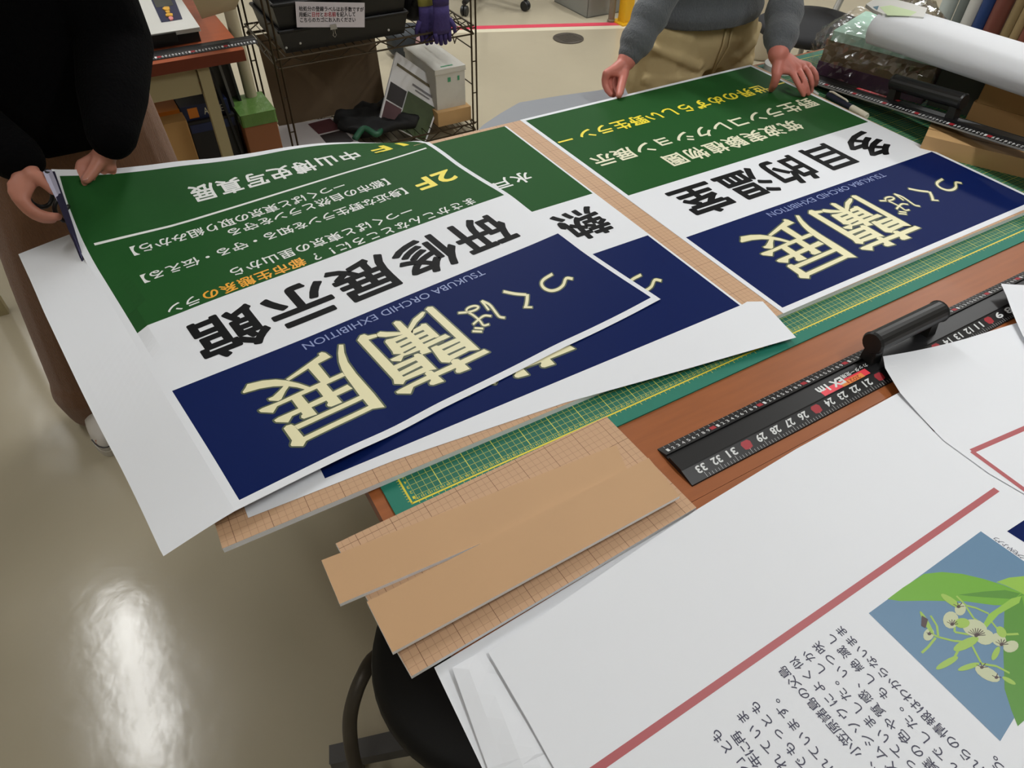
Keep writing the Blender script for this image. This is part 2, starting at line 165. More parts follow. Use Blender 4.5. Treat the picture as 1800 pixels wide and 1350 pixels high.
# ---------------------------------------------------------------- mesh helpers
class MB:
    def __init__(self): self.v = []; self.f = []; self.m = []; self.mats = []
    def mi(self, m):
        if m not in self.mats: self.mats.append(m)
        return self.mats.index(m)
    def add(self, vs, fs, m):
        o = len(self.v); self.v += [tuple(v) for v in vs]; k = self.mi(m)
        for f in fs: self.f.append(tuple(i+o for i in f)); self.m.append(k)
    def poly(self, pts, m): self.add(pts, [tuple(range(len(pts)))], m)
    def box(self, a, b, m, mt=None):
        x0, y0, z0 = [min(a[i], b[i]) for i in range(3)]; x1, y1, z1 = [max(a[i], b[i]) for i in range(3)]
        self.prism([(x0, y0), (x1, y0), (x1, y1), (x0, y1)], z0, z1, m, mt)
    def prism(self, pl, z0, z1, m, mt=None, ms=None):
        ar = sum(pl[i][0]*pl[(i+1) % len(pl)][1]-pl[(i+1) % len(pl)][0]*pl[i][1] for i in range(len(pl)))
        if ar < 0: pl = pl[::-1]
        n = len(pl); vs = [(x, y, z0) for x, y in pl]+[(x, y, z1) for x, y in pl]
        self.add(vs, [tuple(range(n))[::-1]], m)
        self.add(vs, [tuple(range(n, 2*n))], mt or m)
        self.add(vs, [(i, (i+1) % n, n+(i+1) % n, n+i) for i in range(n)], ms or m)
    def hexa(self, lo, hi, m, mt=None):
        """lower 4 and upper 4 corners in matching order (counter-clockwise from above)"""
        vs = list(lo)+list(hi)
        self.add(vs, [(3, 2, 1, 0)], m); self.add(vs, [(4, 5, 6, 7)], mt or m)
        self.add(vs, [(i, (i+1) % 4, 4+(i+1) % 4, 4+i) for i in range(4)], m)
    def tube(self, pts, r, m, seg=10, cap=True, flat=None):
        pts = [Vector(p) for p in pts]; n = len(pts); rs = r if isinstance(r, (list, tuple)) else [r]*n
        rings = []; up = None
        for i in range(n):
            t = (pts[min(i+1, n-1)]-pts[max(i-1, 0)])
            t = t.normalized() if t.length > 1e-9 else Vector((0, 0, 1))
            if up is None:
                up = Vector((0, 0, 1)) if abs(t.z) < .9 else Vector((1, 0, 0))
            u = (up-t*up.dot(t)).normalized(); w_ = t.cross(u); up = u
            rings.append([pts[i]+u*math.cos(2*PI*k/seg)*rs[i]+w_*math.sin(2*PI*k/seg)*rs[i] for k in range(seg)])
        self.loft(rings, m, cap)
    def loft(self, rings, m, cap=True):
        n = len(rings[0]); vs = [v for rg in rings for v in rg]; fs = []
        for i in range(len(rings)-1):
            for k in range(n):
                fs.append((i*n+k, i*n+(k+1) % n, (i+1)*n+(k+1) % n, (i+1)*n+k))
        if cap: fs.append(tuple(range(n))[::-1]); fs.append(tuple((len(rings)-1)*n+k for k in range(n)))
        self.add(vs, fs, m)
    def lathe(self, c, prof, m, seg=28, axis=(0, 0, 1)):
        a = Vector(axis).normalized(); u = a.orthogonal().normalized(); w_ = a.cross(u); c = Vector(c)
        self.loft([[c+a*h+(u*math.cos(2*PI*k/seg)+w_*math.sin(2*PI*k/seg))*r for k in range(seg)] for r, h in prof], m)
    def ball(self, c, r, m, seg=14, rg=8, sc=(1, 1, 1)):
        c = Vector(c); rings = []
        for i in range(1, rg):
            a = PI*i/rg; rings.append([c+Vector((math.sin(a)*math.cos(2*PI*k/seg)*r*sc[0], math.sin(a)*math.sin(2*PI*k/seg)*r*sc[1], -math.cos(a)*r*sc[2])) for k in range(seg)])
        self.loft(rings, m)
    def build(self, name, parent=None, org=None, smooth=False, auto=None, bevel=0, local=True):
        """vertices in table cm -> metres; org = object's origin in cm"""
        if org is None:
            xs = [v[0] for v in self.v]; ys = [v[1] for v in self.v]; zs = [v[2] for v in self.v]
            org = ((min(xs)+max(xs))/2, (min(ys)+max(ys))/2, min(zs))
        O = V(*org); me = bpy.data.meshes.new(name)
        me.from_pydata([(V(*v)-O) for v in self.v], [], self.f)
        for m in self.mats: me.materials.append(m)
        me.polygons.foreach_set('material_index', self.m)
        if smooth: me.polygons.foreach_set('use_smooth', [True]*len(me.polygons))
        me.validate(); me.update()
        o = bpy.data.objects.new(name, me); COL.objects.link(o)
        if parent is not None:
            o.parent = parent; o.location = O-worldloc(parent)
        else: o.location = O
        if auto is not None:
            me.polygons.foreach_set('use_smooth', [True]*len(me.polygons))
            md = o.modifiers.new('edge', 'EDGE_SPLIT'); md.split_angle = math.radians(auto)
        if bevel:
            md = o.modifiers.new('bevel', 'BEVEL'); md.width = bevel/100.0; md.segments = 2; md.limit_method = 'ANGLE'; md.angle_limit = math.radians(40)
        return o
def worldloc(o):
    p = Vector(o.location)
    while o.parent is not None: o = o.parent; p = p+Vector(o.location)
    return p
def tag(o, label, cat, group=None, kind=None):
    o['label'] = label; o['category'] = cat
    if group: o['group'] = group
    if kind: o['kind'] = kind
    return o
def thing(name, loc, label, cat, group=None):
    o = bpy.data.objects.new(name, None); COL.objects.link(o); o.location = V(*loc); o.empty_display_size = .05
    return tag(o, label, cat, group)
def struct(o): o['kind'] = 'structure'; return o
def lerp(a, b, t): return tuple(a[i]+(b[i]-a[i])*t for i in range(len(a)))

# ---------------------------------------------------------------- lettering (built-in font) as flat polygons
GC = {}
def glyph(ch):
    k = ch
    if k in GC: return GC[k]
    cu = bpy.data.curves.new('g', 'FONT'); cu.body = ch; cu.resolution_u = 3
    ob = bpy.data.objects.new('g', cu); COL.objects.link(ob)
    dg = bpy.context.evaluated_depsgraph_get(); me = ob.evaluated_get(dg).to_mesh()
    me.calc_loop_triangles()
    vs = [(v.co.x, v.co.y) for v in me.vertices]; fs = []
    for t in me.loop_triangles:
        a, b, c = t.vertices
        ar = (vs[b][0]-vs[a][0])*(vs[c][1]-vs[a][1])-(vs[c][0]-vs[a][0])*(vs[b][1]-vs[a][1])
        if abs(ar) > 1e-9: fs.append((a, b, c) if ar > 0 else (a, c, b))
    ob.evaluated_get(dg).to_mesh_clear(); bpy.data.objects.remove(ob); bpy.data.curves.remove(cu)
    # weld doubles, then list the outline edges
    key = {}; mp = []; nv = []
    for x, y in vs:
        q = (round(x, 5), round(y, 5))
        if q not in key: key[q] = len(nv); nv.append((x, y))
        mp.append(key[q])
    fs = [(mp[a], mp[b], mp[c]) for a, b, c in fs]; cnt = {}
    for f in fs:
        for i in range(3):
            e = (f[i], f[(i+1) % 3]); e = (min(e), max(e)); cnt[e] = cnt.get(e, 0)+1
    GC[k] = (nv, fs, [e for e, n in cnt.items() if n == 1]); return GC[k]
class Flat:
    """collects flat triangles (paper coordinates, cm) with a material and a tiny height"""
    def __init__(self): self.t = []
    def tri(self, a, b, c, m, h): self.t.append((a, b, c, m, h))
    def poly(self, pts, m, h):
        vs = [Vector((p[0], p[1], 0)) for p in pts]
        from mathutils.geometry import tessellate_polygon
        for a, b, c in tessellate_polygon([vs]): self.tri(pts[a], pts[b], pts[c], m, h)
    def line(self, a, b, wd, m, h):
        d = Vector((b[0]-a[0], b[1]-a[1])).normalized()*wd/2; n = (-d.y, d.x)
        self.poly([(a[0]+n[0], a[1]+n[1]), (b[0]+n[0], b[1]+n[1]), (b[0]-n[0], b[1]-n[1]), (a[0]-n[0], a[1]-n[1])], m, h)
    def embolden(self, P, ed, r, m, h):
        # round-nibbed outline: gives the heavier, rounded weight of the printed lettering
        for i, (a, b) in enumerate(ed):
            if math.dist(P[a], P[b]) < 1e-5: continue
            self.line(P[a], P[b], 2*r, m, h+.0015*(i % 6+1))
        k = 8 if r > .12 else 6
        for i, v in enumerate(sorted(set(v for e in ed for v in e))):
            p = P[v]; self.poly([(p[0]+r*math.cos(2*PI*j/k), p[1]+r*math.sin(2*PI*j/k)) for j in range(k)], m, h+.0015*(7+i % 4))
    def char(self, ch, c, right, up, sx, sy, m, h, bold=0.0):
        vs, fs, ed = glyph(ch)
        P = [(c[0]+right[0]*(x-.5)*sx+up[0]*(y-.38)*sy, c[1]+right[1]*(x-.5)*sx+up[1]*(y-.38)*sy) for x, y in vs]
        for a, b, d in fs: self.tri(P[a], P[b], P[d], m, h)
        if bold > 0: self.embolden(P, ed, bold*sx, m, h)
    def row(self, text, c0, adv, right, up, sx, sy, m, h, bold=0.0):
        for i, ch in enumerate(text):
            if ch == ' ' or ch == '　': continue
            self.char(ch, (c0[0]+right[0]*adv*i, c0[1]+right[1]*adv*i), right, up, sx, sy, m, h, bold)
    def string(self, text, a, b, up, height, m, h, bold=0.0):
        """proportional text running from a to b"""
        vs, fs, ed = glyph(text); x0 = min(v[0] for v in vs); x1 = max(v[0] for v in vs)
        y0 = min(v[1] for v in vs); y1 = max(v[1] for v in vs)
        d = (b[0]-a[0], b[1]-a[1]); s = height/(y1-y0)
        P = [(a[0]+d[0]*(x-x0)/(x1-x0)+up[0]*((y-y0)*s-height/2), a[1]+d[1]*(x-x0)/(x1-x0)+up[1]*((y-y0)*s-height/2)) for x, y in vs]
        for q, r_, s_ in fs: self.tri(P[q], P[r_], P[s_], m, h)
        if bold > 0: self.embolden(P, ed, bold*s, m, h)
    def emit(self, mb, F, maxlen=None):
        def go(a, b, c, m, h, dep):
            if maxlen and dep < 9:
                l = [math.dist(a, b), math.dist(b, c), math.dist(c, a)]; k = l.index(max(l))
                if l[k] > maxlen:
                    if k == 1: a, b, c = b, c, a
                    elif k == 2: a, b, c = c, a, b
                    mid = ((a[0]+b[0])/2, (a[1]+b[1])/2)
                    go(a, mid, c, m, h, dep+1); go(mid, b, c, m, h, dep+1); return
            mb.add([F(*a, h), F(*b, h), F(*c, h)], [(0, 1, 2)], m)
        for a, b, c, m, h in self.t:
            if (b[0]-a[0])*(c[1]-a[1])-(c[0]-a[0])*(b[1]-a[1]) < 0: b, c = c, b
            go(a, b, c, m, h, 0)

# ================================================================ ROOM SHELL
RX0, RX1, RY0, RY1, CH = -330, 760, -330, 760, 200
b = MB(); b.poly([(RX0, RY0, FL), (RX1, RY0, FL), (RX1, RY1, FL), (RX0, RY1, FL)], floor_m); struct(b.build('floor', org=(0, 0, FL)))
b = MB(); b.poly([(RX0, RY0, CH), (RX0, RY1, CH), (RX1, RY1, CH), (RX1, RY0, CH)], ceil_m); struct(b.build('ceiling', org=(0, 0, CH)))
for nm, a, c in (('wall_left', (RX0, RY0), (RX0, RY1)), ('wall_right', (RX1, RY1), (RX1, RY0)), ('wall_back', (RX0, RY1), (RX1, RY1)), ('wall_front', (RX1, RY0), (RX0, RY0))):
    b = MB(); b.poly([(*a, FL), (*c, FL), (*c, CH), (*a, CH)], wall_m); struct(b.build(nm))
# floor marking tape (red above white) and the drain cover
tape_red = mat('floor_tape_red', (214, 70, 92), 0.4); tape_white = mat('floor_tape_white', (214, 206, 182), 0.4)
a0, a1 = oz(FL, 700, 58), oz(FL, 1100, 47)
dx, dy = a1[0]-a0[0], a1[1]-a0[1]; L_ = math.hypot(dx, dy); ux, uy = dx/L_, dy/L_
s0 = (a0[0]-ux*60, a0[1]-uy*60); s1 = (a1[0]+ux*160, a1[1]+uy*160)
def strip(name, off, wd, m, label):
    q = MB(); nx, ny = -uy, ux
    q.prism([(s0[0]+nx*off, s0[1]+ny*off), (s1[0]+nx*off, s1[1]+ny*off), (s1[0]+nx*(off+wd), s1[1]+ny*(off+wd)), (s0[0]+nx*(off+wd), s0[1]+ny*(off+wd))], FL, FL+.08, m)
    tag(q.build(name), label, 'floor tape', 'floor marking tapes')
strip('floor_tape', 3.0, 6.0, tape_red, 'long red tape line stuck across the beige floor')
strip('floor_tape', -3.2, 5.8, tape_white, 'long cream white tape line running beside the red floor tape')
dc = oz(FL, 999, 68); b = MB()
drain_m = mat('drain_cover_metal', (86, 80, 72), 0.5, metal=.4)
b.lathe((dc[0], dc[1], FL), [(0.1, 0), (9.6, 0), (9.6, .5), (8.9, .7), (8.6, .5), (0.1, .5)], drain_m, 36)
for k in range(-3, 4): b.box((dc[0]-6, dc[1]+k*1.9-.3, FL+.5), (dc[0]+6, dc[1]+k*1.9+.3, FL+.66), drain_m)
tag(b.build('drain_cover'), 'round dark metal drain cover set in the floor by the red line', 'drain cover')

# ================================================================ CEILING LAMPS (the room's own light)
lamp_body = mat('lamp_body', (228, 228, 226), 0.5); lamp_glow = mat('lamp_diffuser', (255, 252, 246), 0.5, emit=9.0)
lroot = None
def lamp(x, y, k):
    t = thing('ceiling_light', (x, y, CH-6), 'long white fluorescent ceiling fitting lit above the workroom', 'ceiling light', 'ceiling lights')
    q = MB(); q.box((x-9, y-62, CH-3), (x+9, y+62, CH-.1), lamp_body); q.build('frame', t)
    q = MB(); q.box((x-7, y-60, CH-6), (x+7, y+60, CH-3), lamp_glow); q.build('diffuser', t)
    la = bpy.data.lights.new('lamp_light', 'AREA'); la.shape = 'RECTANGLE'; la.size = .16; la.size_y = 1.2; la.energy = LAMP_POWER*k; la.color = (.97, .985, 1.0)
    lo = bpy.data.objects.new('lamp_light', la); COL.objects.link(lo); lo.parent = t; lo.location = (0, 0, -.02)
for x, y, k in LAMP_ROWS: lamp(x, y, k)

# ================================================================ WORK TABLES
def table(y0, y1, label, zt=-.3):
    x0, x1 = -4.6, 214
    t = thing('work_table', ((x0+x1)/2, (y0+y1)/2, FL), label, 'table')
    q = MB(); q.box((x0, y0, zt-3.0), (x1, y1, zt), woodedge, wood); q.build('tabletop', t, bevel=.35)
    q = MB(); q.box((x0+6, y0+5, zt-9), (x1-6, y1-5, zt-3.0), steel_beige); q.build('apron', t)
    for xx in (x0+46, x1-10):
        for yy in (y0+5, y1-9):
            q = MB(); q.box((xx, yy, FL), (xx+4, yy+4, zt-9), steel_beige); q.build('leg', t)
table(-19.1, 99.0, 'orange brown wooden work table carrying the green cutting mat')
table(-84, -19.16, 'orange brown wooden table at the front under the loose white sheets')
# grey leaf that sticks out behind the far edge
g = [oz(-3.35, *q) for q in ((828, 240), (850, 219), (880, 199), (913, 180), (985, 168), (1064, 157), (1098, 152), (1108, 175), (1000, 210))]
b = MB(); b.prism([(p_[0], p_[1]) for p_ in g], -3.9, -3.35, grayrub); tag(b.build('table_leaf'), 'flat grey leaf sticking out behind the far edge of the work table', 'table leaf')

# ================================================================ CUTTING MAT  (origin = corner of its printed grid)
MX1, MY1 = 196, 97.6
b = MB()
b.prism([(-2.75, -2.5), (MX1, -2.5), (MX1, MY1), (-2.75, MY1)], -.3, 0, matgreen)
b.poly([(0, 0, .006), (194, 0, .006), (194, 95, .006), (0, 95, .006)], matgreen)
b.poly([(.95, .95, .012), (193, .95, .012), (193, 94, .012), (.95, 94, .012)], matgrid)
fl = Flat()
for a_, c_ in (((-.12, 0), (194, 0)), ((0, 0), (0, 95)), ((194, 0), (194, 95)), ((0, 95), (194, 95))): fl.line(a_, c_, .28, mat_yellow, .014)
for i in range(1, 195):
    fl.line((i, 0), (i, -.45 if i % 5 else -.7), .07, mat_yellow, .014)
    fl.line((i, .95), (i, .75), .08, mat_yellow, .014)
for i in range(1, 24): fl.line((0, i/2), (-.45, i/2), .07, mat_yellow, .014)
for i in range(1, 7): fl.string(str(i), (.85, i-.2), (.45, i-.2), (0, -1), .5, mat_yellow, .016)
for i in range(1, 125):
    fl.string(str(195-i), (i+.36, .52), (i-.36, .52), (0, -1), .46, mat_yellow, .016)
fl.emit(b, lambda s, t, h: (s, t, h))
tag(b.build('cutting_mat', org=(0, 0, -.3)), 'large green cutting mat with yellow grid spread over the work table', 'cutting mat')

# ================================================================ KRAFT BOARDS
def board(pl, z0, z1, m, label, group=None, org=None, ang=0.0):
    """board with kraft faces and a white foam core; corners pl in cm; local axes turned by ang so that the ruling follows the board"""
    ca, sa = math.cos(ang), math.sin(ang); o = org or pl[0]
    def loc(p): return ((p[0]-o[0])*ca+(p[1]-o[1])*sa, -(p[0]-o[0])*sa+(p[1]-o[1])*ca)
    q = MB(); q.prism([loc(p) for p in pl], 0, z1-z0, m, m, foam)
    ob = q.build('kraft_board', org=(0, 0, 0)); ob.location = V(o[0], o[1], z0); ob.rotation_euler = (0, 0, ang)
    return tag(ob, label, 'board', group)
BZ = 1.0
board([(-24.6, 5.0), (157.6, 3.6), (159.4, 96.4), (-22.8, 97.4)], .02, BZ, kraftgrid, 'large kraft foam board ruled in squares lying under the three printed posters', org=(-22.8, 4.0), ang=-.0077)
b1 = [oz(.7, *q)[:2] for q in ((590, 955), (723, 1189), (1224, 892), (1066, 732))]
board(b1, .02, .7, kraftgrid, 'lowest small kraft board, ruled in squares, at the table corner', 'small kraft boards', org=(oz(.7, 741.7, 1178)[0], oz(.7, 726.7, 904.4)[1]), ang=math.atan2(b1[2][1]-b1[1][1], b1[2][0]-b1[1][0]))
a1_ = [oz(1.35, *q)[:2] for q in ((565, 985), (597, 1062), (1110, 842), (1083, 782))]
board(a1_, .72, 1.38, kraft, 'plain kraft strip lying farthest back on the ruled board', 'small kraft boards')
b2_ = [oz(2.02, *q)[:2] for q in ((645, 1058), (690, 1147), (1195, 872), (1140, 805))]
board(b2_, 1.4, 2.05, kraft, 'topmost plain kraft strip with white foam edge lying nearest', 'small kraft boards')

# ================================================================ POSTERS
def hermite(x, X):
    n = len(X); i = 0
    while i < n-2 and x >= X[i+1]: i += 1
    h = X[i+1]-X[i]; u = (x-X[i])/h
    w_ = {}
    def add(k, v): w_[k] = w_.get(k, 0)+v
    add(i, 2*u**3-3*u**2+1); add(i+1, -2*u**3+3*u**2)
    def tan(k, f):
        lo, hi = max(k-1, 0), min(k+1, n-1); d = f/(X[hi]-X[lo]); add(hi, d); add(lo, -d)
    tan(i, (u**3-2*u**2+u)*h); tan(i+1, (u**3-u**2)*h)
    return w_
def surface(A, X):
    nt_ = len(TG)
    def F(s, t, h=0.0):
        a = hermite(s, X); c = hermite(t, TG); r_ = [0, 0, 0]
        for i, wi in a.items():
            for j, wj in c.items():
                k = (i*nt_+j)*3; ww = wi*wj
                r_[0] += A[k]*ww; r_[1] += A[k+1]*ww; r_[2] += A[k+2]*ww
        if r_[0] > -25.6 and r_[1] < 97.3: r_[2] = max(r_[2], 1.24)      # the board underneath carries it
        r_[2] += h; return tuple(r_)
    return F
def span(a, c, st):
    n = max(1, int(round((c-a)/st))); return [a+(c-a)*i/n for i in range(n)]
def sheetgrid(mb, F, ss, ts, pick):
    vs = [F(s, t) for s in ss for t in ts]; n = len(ts)
    by = {}
    for i in range(len(ss)-1):
        for j in range(n-1):
            m = pick((ss[i]+ss[i+1])/2, (ts[j]+ts[j+1])/2)
            if m is not None: by.setdefault(m, []).append((i*n+j, (i+1)*n+j, (i+1)*n+j+1, i*n+j+1))
    base = len(mb.v); mb.v += vs
    for m, fs in by.items():
        k = mb.mi(m)
        for f in fs: mb.f.append(tuple(base+i for i in f)); mb.m.append(k)
W1_ = 78.6
W_, T1, T2, T3 = 80.0, 27.0, 46.6, 91.0            # printed width and the tops of the blue, white and green bands
R_, U_ = (-1, 0), (0, -1)                          # the print stands on its head for the viewer
def bandpick(s, t, W=None):
    if s < 0 or s > (W or W_) or t < 0 or t > T3: return paper
    return navy_p if t < T1 else (paper if t < T2 else green_p)
def title(fl, W):
    k_ = W/W1_
    def sc(P): return [(a*k_, c) for a, c in P]
    def halo(P, wd):
        n = len(P)
        for i in range(n):
            a, c = P[i], P[(i+1) % n]
            if math.dist(a, c) < 1e-3: continue
            fl.line(a, c, wd, olive_p, .016+.0004*(i % 5))
        for i in range(n):
            fl.poly([(P[i][0]+wd/2*math.cos(k*PI/3), P[i][1]+wd/2*math.sin(k*PI/3)) for k in range(6)], olive_p, .0185)
    h = .024
    for P in TEN+RAN:
        P = sc(P); halo(P, .62); fl.poly(P, title_p, h); h += .0009
    for P in RANH: fl.poly(sc(P), olive_p, h); h += .0003
    for Lp, Rp in TRIB:
        Lp, Rp = sc(Lp), sc(Rp)
        halo(Lp+Rp[::-1], .5)
        for i in range(len(Lp)-1): fl.poly([Lp[i], Lp[i+1], Rp[i+1], Rp[i]], title_p, h)
        h += .0009
    fl.string('TSUKUBA ORCHID EXHIBITION', (58.4*k_, 24.95), (21.2*k_, 24.95), U_, 1.75, lilac_p, .024)
SS = [-1.2]+span(0, W1_, 2.0)+[W1_, 79.7]
TS = [-1.4]+span(0, T1, 1.8)+span(T1, T2, 1.8)+span(T2, T3, 1.5)+[T3, 92.3]

# --- poster at the left, lifted at its far corner
F1 = surface(GG, SG); FM = surface(HH, SH)
b = MB(); sheetgrid(b, F1, SS, TS, lambda s, t: bandpick(s, t, W1_))
fl = Flat(); title(fl, W1_)
fl.row('研修展示館', (65.92, 36.2), 13.34, R_, U_, 12.7, 12.7, black_p, .022, .027)
fl.row('まさかこんなところに！？', (71.0, 48.4), 3.34, R_, U_, 3.1, 3.1, white_p, .022, .015)
fl.row('都市生態系の', (30.99, 48.5), 3.385, R_, U_, 3.25, 3.25, orange_p, .022, .02)
fl.row('ラン', (10.7, 48.55), 3.2, R_, U_, 3.1, 3.1, white_p, .022, .017)
fl.row('ーつくばと東京の里山から', (57.79, 52.7), 3.374, R_, U_, 3.25, 3.25, white_p, .022, .015)
fl.row('【身近な野生ランを知る・守る・伝える】', (62.9, 60.7), 3.213, R_, U_, 3.25, 3.25, white_p, .022, .015)
fl.row('【都市の自然とランを守る', (61.8, 66.5), 3.295, R_, U_, 3.3, 3.3, white_p, .022, .015)
fl.row('ーつくばと東京の取り組みから】', (51.13, 70.5), 3.206, R_, U_, 3.25, 3.25, white_p, .022, .015)
fl.string('2F', (75.4, 61.05), (65.5, 61.05), U_, 4.7, yellow_p, .022, .03)
fl.string('1F', (75.4, 83.0), (66.2, 82.6), U_, 4.7, yellow_p, .022, .03)
fl.row('中山博史写真展', (60.09, 82.45), 5.81, R_, U_, 5.4, 5.4, white_p, .022, .022)
fl.line((1.5, 75.2), (77.3, 75.2), .62, white_p, .02)
fl.emit(b, F1, 2.0)
p1 = b.build('poster', org=F1(40, 46), auto=None)
tag(p1, 'green and blue exhibition poster at left, its far corner lifted in two hands', 'poster', 'exhibition posters')
b = MB()
i71 = [t for t in TS if t <= 71.01]
sheetgrid(b, FM, span(SH[0], SH[3], 1.45)+[SH[3]], TS, lambda s, t: paper)
b.build('uncut_paper_margin', p1, org=FM(-8, 40))

# --- poster in the middle, under the first
def F2(s, t, h=0.0):
    x, y = -9.2+s+.0*t-(.018*t if s > 40 else .0), 9.3+t*1.0+.006*s
    z = BZ+.06
    y0 = 95.2
    if y > y0:
        d = y-y0; Rr = 2.6; th = min(d/Rr, 1.35); y = y0+Rr*math.sin(th); z -= Rr*(1-math.cos(th))
        if d/Rr > 1.35: e = d-Rr*1.35; y += e*math.cos(1.35); z -= e*math.sin(1.35)
    return (x, y, z+h)
def F2f(s, t, h=0.0):
    x, y, z = F2(s, t, h); q = -9.2+s-.012*t*(s/80.0); return (q, y, z)
b = MB(); TS2 = [-.0]+span(0.0, T1, 3)[1:]+span(T1, T2, 3)+span(T2, 84, 3)+span(84, 92.5, .6)+[92.5]
sheetgrid(b, F2f, [-11.2, -6, 0]+span(0, W_, 4)[1:]+[W_, 80.5], TS2, bandpick)
# wide trimmed margin below the blue band, longer at the right
btm = [(-11.2, -1.2), (10, -1.9), (38, -4.6), (60, -8.2), (82.2, -11.6), (84.6, -1.2), (82, .2), (80.5, 0)]
mg = Flat(); mg.poly([(-11.2, 0)]+btm, paper, 0.0)
mg.emit(b, F2f, 4)
fl = Flat(); title(fl, W_)
fl.row('水戸', (69.6, 60.4), 5.6, R_, U_, 4.9, 4.9, white_p, .022, .02)
fl.row('熱帯', (70.8, 37.3), 11.4, R_, U_, 11.0, 11.4, black_p, .022, .027)
fl.emit(b, F2f, 4.0)
tag(b.build('poster', org=(30, 50, BZ)), 'green and blue poster mostly covered, lying under the left poster', 'poster', 'exhibition posters')

# --- poster at the right
ang3 = -.0045
def F3(s, t, h=0.0):
    c_, s_ = math.cos(-.003), math.sin(-.003)
    x, y = 77.25+s*1.0-.0095*t*(1-s/80.0), 5.45+t*.994+.0015*s
    return (x, y, BZ+.06+h)
b = MB(); sheetgrid(b, F3, [-1.1]+span(0, W_, 8)+[W_, 80.9], [-1.3]+span(0, T1, 9)+span(T1, T2, 9)+span(T2, T3, 9)+[T3, 92.1], bandpick)
fl = Flat(); title(fl, W_)
fl.row('多目的温室', (68.6, 37.5), 13.75, R_, U_, 12.8, 12.8, black_p, .022, .027)
fl.row('筑波実験植物園', (59.6, 54.9), 6.5, R_, U_, 6.0, 6.0, cream_p, .022, .02)
fl.row('野生ランコレクション展示', (74.4, 63.2), 6.3, R_, U_, 6.0, 6.0, cream_p, .022, .02)
fl.row('世界のめずらしい野生ラン', (69.8, 76.8), 5.47, R_, U_, 5.3, 5.3, yellow_p, .022, .022)
fl.row('ー', (77.6, 76.9), 5.4, R_, U_, 5.2, 5.2, yellow_p, .022, .02); fl.row('ー', (2.7, 76.2), 5.4, R_, U_, 5.2, 5.2, yellow_p, .022, .02)
fl.emit(b, F3, None)
tag(b.build('poster', org=(117, 50, BZ)), 'green and blue poster lying flat at right with both hands at its far edge', 'poster', 'exhibition posters')

